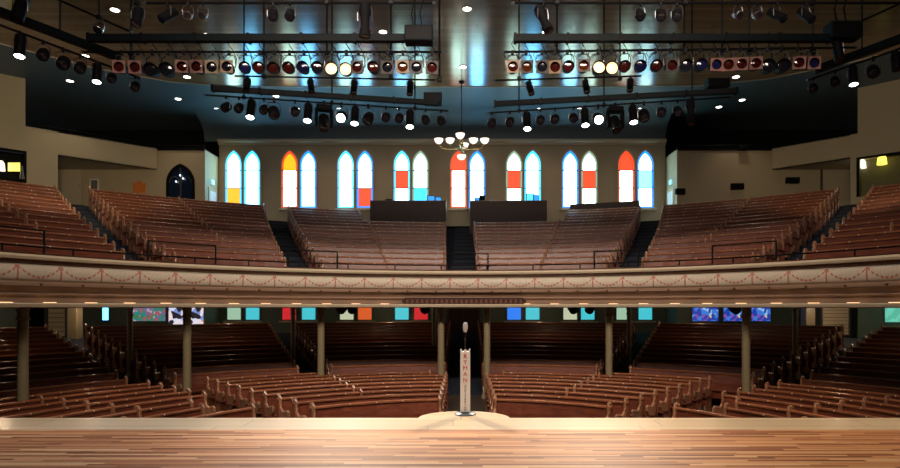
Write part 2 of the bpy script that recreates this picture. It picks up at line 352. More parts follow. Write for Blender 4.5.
RA, RB, RC, RD = (15.0, 29.2), (17.35, 26.95), (17.55, 26.75), (19.0, 25.4)
LE, RE = (-22.6, 22.1), (22.6, 22.1)
for nm, A, B_, C_, D_, E_, sd, sx in (('left', LA, LB, LC, LD, LE, -1, -1), ('right', RA, RB, RC, RD, RE, 1, 1)):
    struct('wall_%s_head' % nm, seg(MB(), A, B_, HZ, TOPW, 0.22, sd), M['cream'])
    mb = MB(); seg(mb, B_, C_, GF, TOPW, 0.22, sd); seg(mb, C_, E_, EYE+6.62, CEIL+0.26, 0.22, sd); seg(mb, D_, E_, GF, EYE+6.62, 0.22, sd); seg(mb, C_, D_, GF, EYE+4.9, 0.22, sd)
    struct('wall_%s' % nm, mb, M['cream'])
    mb = MB(); seg(mb, C_, E_, 0, GF, 0.22, sd); mb.box(min(sx*22.6, sx*22.9), max(sx*22.6, sx*22.9), -6, 22.2, 0, CEIL+0.26)
    struct('wall_%s_outer' % nm, mb, M['green'])
    mb = MB().prism([A, B_, (sx*20.5, B_[1]), (sx*20.5, FW)], HZ, HZ+0.05); struct('soffit_%s' % nm, mb, M['cream'])
    p = (L1, FW) if sx < 0 else (R1, FW)
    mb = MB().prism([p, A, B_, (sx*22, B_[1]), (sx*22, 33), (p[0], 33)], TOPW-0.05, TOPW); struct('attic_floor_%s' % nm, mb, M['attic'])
    # vertical wall end beside the dark loft
    # front lip rail of the loft
    mb = MB(); pts = [(p[0], FW-0.02, TOPW+0.12), (A[0], A[1]-0.05, TOPW+0.12), (B_[0]-sx*0.05, B_[1]-0.05, TOPW+0.12), (C_[0]-sx*0.05, C_[1]-0.05, TOPW+0.12)]
    mb.tube(pts, 0.035, 6)
    mb.box(min(p[0], A[0]), max(p[0], A[0]), FW-0.06, FW-0.0, TOPW-0.1, TOPW+0.05)
    o = obj('loft_rail', mb, M['blackmatte']); tag(o, 'dark pipe rail along the wall top of the %s loft, over the gallery' % nm, 'rail')
    # booth behind the opening
    q = Vector(C_); d = (Vector(E_)-q).normalized(); n = Vector((-d.y, d.x))*sd
    q2 = Vector(D_)
    mb = MB().prism([tuple(q+n*0.9), tuple(q2+n*0.9), tuple(q2+n*1.0), tuple(q+n*1.0)], EYE+4.2, HZ)
    mb.prism([tuple(q+n*.23-d*0.05), tuple(q+n*1.0-d*.05), tuple(q+n*1.0), tuple(q+n*.23)], EYE+4.2, HZ)
    mb.prism([tuple(q2+n*.23), tuple(q2+n*1.0), tuple(q2+n*1.0+d*.05), tuple(q2+n*.23+d*.05)], EYE+4.2, HZ)
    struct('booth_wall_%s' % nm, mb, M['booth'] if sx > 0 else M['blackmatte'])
    fr = MB()
    for u0, u1, z0, z1 in ((q-d*0.04, q+d*0.06, EYE+4.9, EYE+6.66), (q, q2, EYE+6.56, EYE+6.66)):
        m2 = n*0.02; fr.prism([tuple(u0-m2*2), tuple(u1-m2*2), tuple(u1-m2*0.2), tuple(u0-m2*0.2)], z0, z1)
    fr = obj('opening_frame', fr, M['blackmatte']); tag(fr, 'black frame around the booth opening at the far %s of the gallery' % nm, 'frame')
struct('wall_stage_back', MB().box(-22.9, 22.9, -6.3, -6, 0, CEIL+0.26), M['blackmatte'])

# ------------------------------------------------------------------ floors: lower ramp, gallery steps
mb = MB(); arcmesh(mb, [(11.3, -0.05), (11.3, 0.0), (22.6, 0.145*11.3), (22.6, -0.05)], R(-74), R(74), 74, clampy=30.95)
struct('floor_ramp', mb, M['carpet'])
RISE = 0.245; DEP = 0.8; R0 = 10.8; Z0 = EYE+0.5
prof = [(10.2, GF+0.02), (10.2, Z0)]
steps = []
r = 10.2; z = Z0
for n in range(15):
    rr = R0+0.55+DEP*n
    steps.append((rr, z)); z += RISE; steps.append((rr, z))
prof += steps+[(23.4, z), (23.4, GF+0.02)]
GTOP = z
mb = MB(); arcmesh(mb, prof, R(-74), R(74), 74, clampy=30.98)
struct('floor_gallery', mb, M['carpet'])
# step nosings in the aisles are part of the stairs
def aisle_deg(kind, r):
    t = (r-10.8)/11.0
    return {0: 0.0, 1: 26.6-2.6*t, 2: 49.0-3.6*t}[kind]
def nosing(k, sgn):
    mb = MB()
    for n in range(15):
        rr = R0+0.55+DEP*n; zz = Z0+RISE*(n+1)
        a = R(aisle_deg(k, rr))*sgn; hw = 0.44/rr
        arcmesh(mb, [(rr-0.02, zz+0.012), (rr+0.05, zz+0.012), (rr+0.05, zz-0.01), (rr-0.02, zz-0.03)], a-hw, a+hw, 2)
        r2 = rr-DEP/2; z2 = zz-RISE/2
        if n: arcmesh(mb, [(r2, z2), (r2+DEP/2-0.03, z2), (r2+DEP/2-0.03, zz-RISE+0.001), (r2, zz-RISE+0.001)], a-hw, a+hw, 2)
    return mb
for k, sgn, wh in ((0, 1, 'centre aisle'), (1, -1, 'aisle left of centre'), (1, 1, 'aisle right of centre'), (2, -1, 'outer left aisle'), (2, 1, 'outer right aisle')):
    o = obj('stair_treads', nosing(k, sgn), M['nosing']); tag(o, 'dark blue carpeted stair treads of the %s in the upper gallery' % wh, 'stairs', 'gallery stairs', 'structure')

# ------------------------------------------------------------------ gallery front
gf = empty('curved_balcony', (0, CY+10, EYE)); tag(gf, 'long curved cream gallery front with painted red garlands above the hall', 'balcony')
def arcpart(name, prof, m, parent, a=80, n=96, smooth=True, a0=None):
    mb = MB(); arcmesh(mb, prof, R(-a if a0 is None else a0), R(a), n)
    o = obj(name, mb, m, None, smooth)
    if parent:
        o.parent = parent; o.matrix_parent_inverse = parent.matrix_basis.inverted()
    return o
A_ = lambda r, z: (r, EYE+z)
# frieze with uv
n = 144; a0 = R(-80); a1 = R(80); fv = []; ff = []; fp = [(9.95, 0.53), (9.90, 0.60), (9.88, 0.72), (9.90, 0.83), (9.96, 0.92)]
k = len(fp)
for i in range(n+1):
    a = a0+(a1-a0)*i/n
    for r_, z_ in fp: fv.append(pol(r_, a, EYE+z_))
for i in range(n):
    for j in range(k-1): ff.append((i*k+j, i*k+j+1, (i+1)*k+j+1, (i+1)*k+j))
me = bpy.data.meshes.new('frieze'); me.from_pydata(fv, [], ff); uvl = me.uv_layers.new(name='UVMap')
for poly_ in me.polygons:
    for li in poly_.loop_indices:
        vi = me.loops[li].vertex_index; i, j = divmod(vi, k)
        uvl.data[li].uv = (math.degrees(a0+(a1-a0)*i/n)/5.0+0.5, j/(k-1))
me.materials.append(M['frieze']); me.polygons.foreach_set('use_smooth', [True]*len(me.polygons))
fo = bpy.data.objects.new('frieze', me); COL.objects.link(fo); fo.parent = gf; fo.matrix_parent_inverse = gf.matrix_basis.inverted()
sf = fo.modifiers.new('thick', 'SOLIDIFY'); sf.thickness = 0.03; sf.offset = 1 
fo['label'] = 'cream frieze band painted with red garlands'
arcpart('cap_moulding', [A_(9.86, 1.00), A_(9.84, 1.05), A_(9.87, 1.10), A_(10.2, 1.10), A_(10.2, 1.03), A_(9.98, 0.98)], M['trim'], gf)
arcpart('dentil_band', [A_(9.92, 0.92), A_(9.92, 1.0), A_(10.1, 1.0), A_(10.1, 0.92)], M['darkwood'], gf)
arcpart('picture_moulding', [A_(9.93, 0.43), A_(9.86, 0.45), A_(9.86, 0.50), A_(9.92, 0.54), A_(10.1, 0.54), A_(10.1, 0.43)], M['cove'], gf)
arcpart('cove_panel', [A_(9.93, 0.43), A_(9.99, 0.36), A_(10.03, 0.28), A_(10.04, 0.10), A_(10.14, 0.10), A_(10.14, 0.43)], M['cove'], gf)
arcpart('lower_band', [A_(9.99, 0.30), A_(9.97, 0.27), A_(9.99, 0.24), A_(10.04, 0.23), A_(10.04, 0.31)], M['cove'], gf)
arcpart('ledge', [A_(9.72, 0.0), A_(9.70, 0.06), A_(9.74, 0.085), A_(9.80, 0.09), A_(9.80, 0.05), A_(10.2, 0.05), A_(10.2, -0.02), A_(9.76, -0.02)], M['trim'], gf)
# small dark knobs under the frieze
knob = MB().lathe([(0.0, 0.0), (0.025, 0.0), (0.035, 0.02), (0.025, 0.045), (0.0, 0.05)], 8, Matrix.Rotation(R(90), 4, 'X'), caps=False).mesh('knob', M['darkwood'], True)
for i in range(-14, 15):
    a = R(i*5+0.0)
    o = link('rosette', knob, None, pol(9.86, a, EYE+0.475), (0, 0, -a)); o.parent = gf; o.matrix_parent_inverse = gf.matrix_basis.inverted()
# lit bulbs in the ledge trough
bul = MB().tube([(-0.13, 0, 0), (0.13, 0, 0)], 0.014, 6).mesh('ledge_lamp', M['bulb'])
for i in range(-15, 16):
    a = R(i*5+1.0)
    o = link('ledge_lamp', bul, None, pol(9.84, a, EYE+0.088), (0, 0, -a)); o.parent = gf; o.matrix_parent_inverse = gf.matrix_basis.inverted()
# dark parapet behind the cap, gallery slab
mb = MB(); arcmesh(mb, [A_(10.2, -0.02), A_(10.2, 1.16), A_(10.27, 1.16), A_(10.27, -0.02)], R(-80), R(80), 96)
o = obj('parapet', mb, M['darkwood'], None, True); o.parent = gf; o.matrix_parent_inverse = gf.matrix_basis.inverted()
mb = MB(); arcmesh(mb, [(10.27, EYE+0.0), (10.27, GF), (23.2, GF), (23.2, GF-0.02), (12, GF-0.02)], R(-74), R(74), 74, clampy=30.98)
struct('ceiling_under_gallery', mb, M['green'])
# name board on the gallery front
sb = empty('name_board', pol(9.86, 0, EYE+0.17)); tag(sb, 'long dark red name board with rounded ends on the middle of the gallery front', 'sign')
def boardpoly(r_):
    vs = []; L = R(11.0)/2*10.0; h = 0.115
    pts = []
    for t in range(-90, 91, 15): pts.append((L-h+h*math.cos(R(t)), h*math.sin(R(t))))
    for t in range(90, 271, 15): pts.append((-L+h+h*math.cos(R(t)), h*math.sin(R(t))))
    return pts
L = 1.9; h = 0.11
mb = MB(); ncol = 40
vs = []; fs = []
for side in (0, 1):
    for i in range(ncol+1):
        x = -L+2*L*i/ncol; e = max(0, abs(x)-(L-h)); hh = math.sqrt(max(0.0004, h*h-e*e)); a = x/9.86
        rr = 9.80+0.05*side
        for s_ in (-1, 1): p = pol(rr, a, EYE+0.17+s_*hh); vs.append((p[0], p[1]-CY-9.86, p[2]-EYE-0.17))
N2 = (ncol+1)*2
for i in range(ncol):
    a, b, c, d = 2*i, 2*i+1, 2*i+3, 2*i+2
    fs += [(a, b, c, d), (N2+a, N2+d, N2+c, N2+b), (a, d, N2+d, N2+a), (b, N2+b, N2+c, c)]
fs += [(0, 1, N2+1, N2), (2*ncol, 2*ncol+1, N2+2*ncol+1, N2+2*ncol)]
mb.add(vs, fs)
obj('board', mb, simple('dark_red_board', (0.035, 0.010, 0.007), 0.4), sb)
def text_mesh(body, size, m, extrude=0.003, font_scale_x=1.0):
    cu = bpy.data.curves.new('lettering', 'FONT'); cu.body = body; cu.size = size; cu.extrude = extrude; cu.align_x = 'CENTER'; cu.align_y = 'CENTER'; cu.resolution_u = 2
    t = bpy.data.objects.new('lettering', cu); COL.objects.link(t)
    dg = bpy.context.evaluated_depsgraph_get(); dg.update()
    me = bpy.data.meshes.new_from_object(t.evaluated_get(dg)); bpy.data.objects.remove(t)
    me.materials.clear(); me.materials.append(m); return me
dim = simple('dull_gold_lettering', (0.16, 0.06, 0.03), 0.4)
# the writing is too dim to read in the photograph: only the row of raised marks is built
mark = MB().bevbox(-0.035, 0.035, -0.006, 0.006, -0.055, 0.055, 0.004).mesh('raised_mark', dim)
for i in range(24):
    a = (i-11.5)*0.15/9.8; p = pol(9.79, a, 0)
    link('raised_mark', mark, sb, (p[0], p[1]-CY-9.86, 0), (0, 0, -a))

# rail pipes along the gallery front
rail = empty('pipe_railing', (0, CY+10.2, EYE+1.16)); tag(rail, 'black pipe railing along the whole gallery front, raised at the foot of each aisle', 'railing')
def wpart(name, mb, m, parent, smooth=False):
    o = obj(name, mb, m, None, smooth); o.parent = parent; o.matrix_parent_inverse = parent.matrix_basis.inverted(); return o
wpart('pipe', MB().tube([pol(10.24, R(-72+2*i), EYE+1.30) for i in range(73)], 0.022, 6), M['black'], rail, True)
for i in range(-9, 10):
    p = pol(10.24, R(i*8+4), EYE+1.16); wpart('post', MB().tube([p, (p[0], p[1], EYE+1.30)], 0.02, 6), M['black'], rail)
for k, sgn, ext, lab in ((0, 1, (-4.0, 4.4), 'centre'), (1, -1, (-5, 3.2), 'left inner'), (1, 1, (-3.4, 3.4), 'right inner'), (2, -1, (-2.5, 4.0), 'left outer'), (2, 1, (-4.5, 4.0), 'right outer'), (3, -1, (-7, 0), 'far left')):
    ac = {0: 0, 1: 26.6, 2: 48.0, 3: 64.5}[k]*sgn
    if k == 0: a0_, a1_ = -2.6, 4.2
    elif k == 1: a0_, a1_ = (ac-3.2, ac+4.8) if sgn < 0 else (ac-4.2, ac+3)
    elif k == 2: a0_, a1_ = (ac-2.5, ac+7) if sgn < 0 else (ac-7, ac+2)
    else: a0_, a1_ = -71, -63.4
    g = rail
    m_ = 8; zt = EYE+1.66
    pts = [pol(10.24, R(a0_), EYE+1.16)]+[pol(10.24, R(a0_+(a1_-a0_)*i/m_), zt) for i in range(m_+1)]+[pol(10.24, R(a1_), EYE+1.16)]
    g = wpart('guard_rail', MB().tube(pts[1:-1], 0.02, 6), M['black'], g)
    wpart('post', MB().tube([pts[0], pts[1]], 0.024, 6), M['black'], g); wpart('post', MB().tube([pts[-2], pts[-1]], 0.024, 6), M['black'], g)

# ------------------------------------------------------------------ stage
SE = 9.2; SZ = EYE-1.7
struct('floor_stage', MB().box(-16, 16, -5.9, 8.32, SZ-0.12, SZ), M['stage'])
mb = MB().box(-16, 16, 8.32, SE, SZ-0.12, SZ)
struct('trim_3', mb, M['edge'])
mb = MB(); mb.prism([(0.0+0.70*math.cos(R(t)), SE+0.60*math.sin(R(t))) for t in range(0, 181, 10)], SZ-0.12, SZ-0.0)
struct('trim_4', mb, M['edge'])
struct('wall_stage_front', MB().box(-16, 16, SE-0.35, SE-0.1, 0, SZ-0.12), M['darkwood'])

# microphone on its lettered stand
ms = empty('microphone_stand', (0.02, 9.5, SZ)); tag(ms, 'white square lettered box stand with silver microphone on round grey base at the stage edge', 'microphone stand')
obj('base', MB().lathe([(0.0, 0), (0.165, 0.0), (0.17, 0.012), (0.15, 0.03), (0.03, 0.045), (0.0, 0.045)], 28, caps=False), simple('grey_base_metal', (0.10, 0.12, 0.14), 0.35, metal=0.6), ms, True)
mb = MB(); mb.bevbox(-0.078, 0.078, -0.078, 0.078, 0.045, 1.0, 0.008)
bx = obj('lettered_box', mb, M['white'], ms, label='white tall narrow box with red and grey letters')
mb = MB()
for sx in (-1, 1):
    for sy in (-1, 1): mb.box(sx*0.078-0.02 if sx > 0 else -0.078, sx*0.078 if sx > 0 else -0.058, (0.058 if sy > 0 else -0.078), (0.078 if sy > 0 else -0.058), 1.0, 1.03)
mb.box(-0.02, 0.02, -0.078, -0.058, 1.0, 1.03); obj('crown', mb, M['white'], bx)
for i, ch in enumerate('RYMAN'): link('letter', text_mesh(ch, 0.095, M['redink']), bx, (0, -0.0795, 0.925-0.094*i), (R(90), 0, 0), 'red letter')
for i, ch in enumerate('AUDITORIUM'): link('letter', text_mesh(ch, 0.046, M['greyink']), bx, (0, -0.0795, 0.462-0.042*i), (R(90), 0, 0), 'grey letter')
obj('pole', MB().lathe([(0.009, 1.0), (0.009, 1.26)], 10), M['alu'], ms, True)
obj('clip', MB().lathe([(0.012, 1.22), (0.024, 1.24), (0.024, 1.30), (0.014, 1.32)], 10), M['black'], ms, True)
mb = MB().lathe([(0.0, 1.30), (0.022, 1.30), (0.032, 1.33), (0.036, 1.40), (0.034, 1.43), (0.022, 1.455), (0.0, 1.462)], 16, caps=False)
for i in range(9):
    a = 2*PI*i/9; mb.tube([(0.037*math.cos(a), 0.037*math.sin(a), 1.34), (0.039*math.cos(a), 0.039*math.sin(a), 1.40), (0.03*math.cos(a), 0.03*math.sin(a), 1.448)], 0.003, 4)
obj('microphone', mb, simple('bright_silver', (0.75, 0.76, 0.78), 0.35, metal=0.35), ms, True, label='silver ribbed microphone head')

# ------------------------------------------------------------------ columns
def column(px, rad, z0, label, r_=0.105):
    t = (px-464)/F
    A2 = 1+t*t; Bq = -2*CY; Cq = CY*CY-rad*rad
    Y = (-Bq+math.sqrt(Bq*Bq-4*A2*Cq))/(2*A2); X = t*Y
    g = empty('column', (X, Y, z0)); H = GF-0.02-z0
    tag(g, label, 'column', 'cream iron columns under the gallery')
    obj('base', MB().lathe([(r_*1.7, 0), (r_*1.7, 0.10), (r_*1.4, 0.14), (r_*1.25, 0.22), (r_, 0.26)], 20), M['column'], g, True)
    obj('shaft', MB().lathe([(r_*1.04, 0.2), (r_, 1.4), (r_*0.96, H-0.6)], 20), M['column'], g, True)
    obj('capital', MB().lathe([(r_*0.96, H-0.62), (r_*1.25, H-0.6), (r_*1.25, H-0.57), (r_, H-0.54), (r_, H-0.44), (r_*1.2, H-0.41), (r_*1.2, H-0.38), (r_*1.02, H-0.34), (r_*1.1, H-0.2), (r_*1.7, H-0.1), (r_*1.7, H)], 20), M['column'], g, True)
    return X, Y
fr_c = [(23, 'leftmost front column'), (187, 'front column in second place from the left'), (321, 'front column in third place from the left'), (441, 'front column on the left of the centre aisle'),
        (487, 'front column on the right of the centre aisle'), (609, 'front column in second place from the right'), (746, 'rightmost front column')]
for px, l in fr_c: column(px, 10.55, 0, 'tall cream iron column, the %s under the gallery edge' % l)
for px, l in [(130, 'farthest left'), (293, 'second from the left'), (434, 'just left of the centre aisle'), (629, 'right of centre'), (795, 'farthest right')]:
    column(px, 15.3, 0.145*4.0-0.03, 'thin cream column in the rear row amid the dark raked pews, %s' % l, 0.085)

# ------------------------------------------------------------------ pews
end_prof = [(0.17, 0), (0.17, 0.86), (0.15, 0.93), (0.10, 0.965), (0.04, 0.955), (0.01, 0.90), (0.02, 0.80), (-0.01, 0.70), (-0.08, 0.635), (-0.18, 0.62), (-0.28, 0.65),
            (-0.36, 0.67), (-0.42, 0.64), (-0.43, 0.58), (-0.37, 0.53), (-0.31, 0.47), (-0.30, 0.38), (-0.34, 0.15), (-0.40, 0.06), (-0.40, 0)]
mb = MB(); k = len(end_prof); th = 0.025
mb.add([(-th, y, z) for y, z in end_prof]+[(th, y, z) for y, z in end_prof], [tuple(range(k)), tuple(range(2*k-1, k-1, -1))]+[(i, (i+1) % k, k+(i+1) % k, k+i) for i in range(k)])
# raised rounded capping that follows the scroll
cap = end_prof[1:16]
mb.tube([(0, y, z) for y, z in cap], 0.032, 6)
END = mb.mesh('end_panel', M['pew_end_lit'], True)
PLATE = MB().lathe([(0.0, 0), (0.016, 0), (0.016, 0.008), (0.0, 0.012)], 8, Matrix.Rotation(R(90), 4, 'X'), caps=False).mesh('number_plate', M['plate'])
PW = {'n': 0}
PCORE = {
 'seat': [(-0.38, 0.40), (-0.40, 0.43), (-0.38, 0.455), (0.03, 0.43), (0.03, 0.39)],
 'seat_apron': [(-0.34, 0.20), (-0.34, 0.40), (-0.31, 0.40), (-0.31, 0.20)],
 'backrest': [(0.02, 0.34), (0.03, 0.60), (0.075, 0.86), (0.105, 0.86), (0.065, 0.60), (0.055, 0.12), (0.02, 0.12)],
 'top_rail': [(0.045, 0.86), (0.045, 0.89), (0.07, 0.905), (0.11, 0.905), (0.13, 0.885), (0.12, 0.86)],
}
def pew(r, a0, a1, z, label, group, plates=True, ends=(True, True)):
    """a pew curving around the hall's centre, facing it; a0<a1 in radians"""
    am = (a0+a1)/2; hw = (a1-a0)/2
    g = empty('pew', pol(r, am, z), -am); tag(g, label, 'pew', group)
    n = max(2, int(hw*2*r/0.6))
    for nm, prof in PCORE.items():
        kk = len(prof); vs = []; fs = []
        for i in range(n+1):
            t = -hw+2*hw*i/n
            for dr, zz in prof: q = r+dr; vs.append((q*math.sin(t), q*math.cos(t)-r, zz))
        for i in range(n):
            for j in range(kk): q = (j+1) % kk; fs.append((i*kk+j, (i+1)*kk+j, (i+1)*kk+q, i*kk+q))
        fs += [tuple(range(kk)), tuple(n*kk+j for j in range(kk-1, -1, -1))]
        me = bpy.data.meshes.new(nm); me.from_pydata(vs, [], fs); me.update(); me.materials.append(M['pew_rail'] if nm == 'top_rail' else M['pew'])
        link(nm, me, g)
    for t, on_ in ((-hw, ends[0]), (hw, ends[1])):
        if not on_: continue
        q = r; tt = t*(1-0.055/(r*max(hw, 0.01)))
        link('end_panel', END, g, (q*math.sin(tt), q*math.cos(tt)-r, 0), (0, 0, -tt))
    if plates:
        m = max(2, int(round(hw*2*r/0.62)))
        for i in range(m):
            t = -hw+2*hw*(i+0.5)/m; q = r+0.045
            link('number_plate', PLATE, g, (q*math.sin(t), q*math.cos(t)-r, 0.882), (0, 0, -t))
    PW['n'] += 1
    return g
SIDE = {-1: 'left', 1: 'right'}
def span(sgn, d0, d1): return (R(d0), R(d1)) if sgn > 0 else (R(-d1), R(-d0))
for sgn in (-1, 1):
    S = SIDE[sgn]
    EO = (True, True)                                  # both end panels
    EI = (False, True) if sgn > 0 else (True, False)    # the joint shares its neighbour's panel
    # ---- gallery
    for n in range(15):
        r = R0+DEP*n; z = Z0+RISE*n; q = math.degrees(1/r)
        o_ = ORD[n].capitalize()
        a1c = aisle_deg(1, r); a2c = aisle_deg(2, r); hw = 0.50
        if n <= 10:
            a0, a1 = span(sgn, ((0.58+0.022*n) if sgn < 0 else 0.42)*q, 13.3); pew(r, a0, a1, z, '%s gallery pew up from the front, directly %s of the centre stairs' % (o_, S), 'gallery pews beside the centre stairs, %s' % S)
            a0, a1 = span(sgn, 13.3, a1c-hw*q); pew(r, a0, a1, z, '%s gallery pew up from the front, on the centre side of the inner %s stairs' % (o_, S), 'gallery pews inside the inner %s stairs' % S, True, EI)
        else:
            a0, a1 = span(sgn, 13.6, a1c-hw*q); pew(r, a0, a1, z, '%s gallery pew up from the front, on the centre side of the inner %s stairs' % (o_, S), 'gallery pews inside the inner %s stairs' % S)
        lo = a1c+hw*q; hi = a2c-(hw+0.08)*q; mid = 36.3-1.2*n/14
        gr = 'gallery pews between the %s stairs' % S
        if n <= 2:
            a0, a1 = span(sgn, lo, hi); pew(r, a0, a1, z, '%s long pew up from the gallery front, between the two %s stairs' % (o_, S), gr)
        else:
            a0, a1 = span(sgn, lo, mid); pew(r, a0, a1, z, '%s gallery pew up between the two %s stairs, centre side of the joint' % (o_, S), gr)
            a0, a1 = span(sgn, mid, hi); pew(r, a0, a1, z, '%s gallery pew up between the two %s stairs, outer side of the joint' % (o_, S), gr, True, EI)
        lo = a2c+(hw+0.08)*q; gr = 'gallery pews at the far %s' % S
        if n <= 13:
            if n <= 2:
                a0, a1 = span(sgn, lo, 70-n*1.0); pew(r, a0, a1, z, '%s long pew up from the gallery front, outside the outer %s stairs' % (o_, S), gr)
            else:
                m_ = 57.6-0.35*(n-3)
                a0, a1 = span(sgn, lo, m_ if n < 9 else min(m_, 55.0)); pew(r, a0, a1, z, '%s gallery pew up at the far %s, reaching the outer stairs' % (o_, S), gr)
                if n <= 8:
                    a0, a1 = span(sgn, m_, 68-n*0.8); pew(r, a0, a1, z, '%s gallery pew up at the far %s, cut by the picture edge' % (o_, S), gr, True, EI)
    # ---- front rows on the flat floor
    for kx in range(9):
        r = 4.55+0.765*kx
        w0 = math.degrees(0.47/r) if sgn < 0 else math.degrees(0.62/r)
        o_ = ORD[kx].capitalize(); e = 41.6-(1.6 if sgn > 0 else 0)
        if kx < 2:
            a0, a1 = span(sgn, w0, e); pew(r, a0, a1, 0, '%s long pew back from the stage, hall floor, %s of the centre aisle' % (o_, S), 'front pews %s of the centre aisle' % S)
        else:
            lo = w0 if kx < 7 else w0+3.0
            if kx < 8: a0, a1 = span(sgn, lo, 23.8); pew(r, a0, a1, 0, '%s hall floor pew back from the stage, immediately %s of the centre aisle' % (o_, S), 'front pews %s of the centre aisle' % S)
            a0, a1 = span(sgn, 23.8, e); pew(r, a0, a1, 0, '%s hall floor pew back, its outer end on the %s side aisle' % (o_, S), 'front pews on the %s side aisle' % S, True, EI if kx < 8 else EO)
    for kx in range(8):
        r = 5.4+0.8*kx
        lo = [50, 56, 54, 48.4, 48.4, 48.4, 48.4, 48.4][kx]
        o_ = ORD[kx].capitalize(); gr = 'front side pews %s' % S
        if kx < 2: a0, a1 = span(sgn, lo, 72); pew(r, a0, a1, 0, '%s long pew back from the stage in the %s side bank, hall floor' % (o_, S), gr)
        else:
            a0, a1 = span(sgn, lo, 64); pew(r, a0, a1, 0, '%s pew back in the %s side bank of the hall floor, aisle half' % (o_, S), gr)
            a0, a1 = span(sgn, 64, 78 if kx < 5 else 74); pew(r, a0, a1, 0, '%s pew back in the %s side bank of the hall floor, outer half' % (o_, S), gr, True, EI)
    # ---- raked rows under the gallery
    for n in range(12):
        r = 11.75+0.76*n; z = 0.145*(r-11.3); q = math.degrees(1/r); o_ = ORD[n].capitalize()
        a0, a1 = span(sgn, 0.62*q, 24.0-0.48*q); pew(r, a0, a1, z, '%s shaded pew up under the gallery, %s bank beside the centre aisle' % (o_, S), 'shaded centre pews %s' % S, False)
        a0, a1 = span(sgn, 24.0+0.48*q, 47-0.58*q); pew(r, a0, a1, z, '%s shaded pew up under the gallery, %s bank between the side aisles' % (o_, S), 'shaded middle pews %s' % S, False)
        a0, a1 = span(sgn, 47.0+0.58*q, 66 if n < 7 else 60); pew(r, a0, a1, z, '%s shaded pew up under the gallery, outermost %s bank' % (o_, S), 'shaded outer pews %s' % S, False)
print('pews', PW['n'])

# ------------------------------------------------------------------ windows
def lancet(w, z0, zs, zt, n=8):
    """pointed arch outline, x/z, from bottom left, counter-clockwise seen from the hall"""
    pts = [(-w, z0), (w, z0), (w, zs)]
    H = zt-zs; Rr = (w*w+H*H)/(2*w)
    for i in range(1, n+1):
        t = i/n; ang = t*math.asin(min(1, H/Rr)); pts.append((w-Rr+Rr*math.cos(ang), zs+Rr*math.sin(ang)))
    for i in range(n-1, -1, -1):
        t = i/n; ang = t*math.asin(min(1, H/Rr)); pts.append((-(w-Rr+Rr*math.cos(ang)), zs+Rr*math.sin(ang)))
    return pts
def clip(poly, z0, z1):
    def cut(ps, zc, keep_above):
        out = []
        for i in range(len(ps)):
            a, b = ps[i], ps[(i+1) % len(ps)]
            ia = (a[1] >= zc) == keep_above or a[1] == zc; ib = (b[1] >= zc) == keep_above or b[1] == zc
            if ia: out.append(a)
            if ia != ib: t = (zc-a[1])/(b[1]-a[1]); out.append((a[0]+t*(b[0]-a[0]), zc))
        return out
    return cut(cut(poly, z0, True), z1, False)
def slab(mb, poly, y0, y1):
    n = len(poly); return mb.add([(x, y0, z) for x, z in poly]+[(x, y1, z) for x, z in poly], [tuple(range(n)), tuple(range(2*n-1, n-1, -1))]+[(i, n+i, n+(i+1) % n, (i+1) % n) for i in range(n)])
def ring(mb, outer, inner, y0, y1):
    n = len(outer); vs = [(x, y, z) for y in (y0, y1) for P_ in (outer, inner) for x, z in P_]
    fs = []
    for i in range(n):
        j = (i+1) % n
        fs += [(i, j, n+j, n+i), (2*n+i, 3*n+i, 3*n+j, 2*n+j), (i, 2*n+i, 2*n+j, j), (n+i, n+j, 3*n+j, 3*n+i)]
    return mb.add(vs, fs)
wins = [(234, 'WWY', 'C'), (252.5, 'PPP', 'C'), (290, 'YWW', 'R'), (308.5, 'PPP', 'D'), (346, 'WPW', 'C'), (365, 'PWR', 'D'), (402, 'PRW', 'C'), (420.5, 'WWC', 'G'),
        (458.5, 'RWW', 'R'), (477, 'PPW', 'D'), (514, 'WRW', 'G'), (532.5, 'PPP', 'C'), (570, 'PWW', 'D'), (589, 'WRW', 'G'), (626, 'RWW', 'R'), (645, 'WBW', 'D')]
wn = 0
for i, (px, cols, bord) in enumerate(wins):
    wn += 1; x = (px-464)/F*BW
    g = empty('window_%d' % wn, (x, BW, EYE+5.0)); g['kind'] = 'structure'
    g['label'] = '%s tall pointed stained glass window from the left in the back wall of the gallery' % ORD[i]; g['category'] = 'window'
    o = lancet(0.47, 0.06, 2.35, 3.17); a = lancet(0.41, 0.12, 2.33, 3.06); b = lancet(0.335, 0.19, 2.31, 2.93)
    obj('window_frame', ring(MB(), o, a, -0.09, -0.0), M['trim'], g)
    obj('border_glass', ring(MB(), a, b, -0.045, -0.01), M['glass'+bord], g, label='narrow coloured glass border')
    zz = [2.05, 1.14, 0.19]; zt_ = [2.95, 2.03, 1.12]
    for c, z0_, z1_ in zip(cols, zz, zt_):
        obj('pane', slab(MB(), clip(b, z0_, z1_), -0.04, -0.01), M['glass'+c], g)
    mb = MB(); mb.box(-0.41, 0.41, -0.06, -0.005, 2.02, 2.06); mb.box(-0.41, 0.41, -0.06, -0.005, 1.11, 1.15); ring(mb, b, lancet(0.325, 0.2, 2.31, 2.915), -0.055, -0.035)
    obj('glazing_bar', mb, M['greyframe'], g)
    obj('window_sill', MB().bevbox(-0.55, 0.55, -0.16, 0, -0.04, 0.06, 0.02), M['trim'], g)
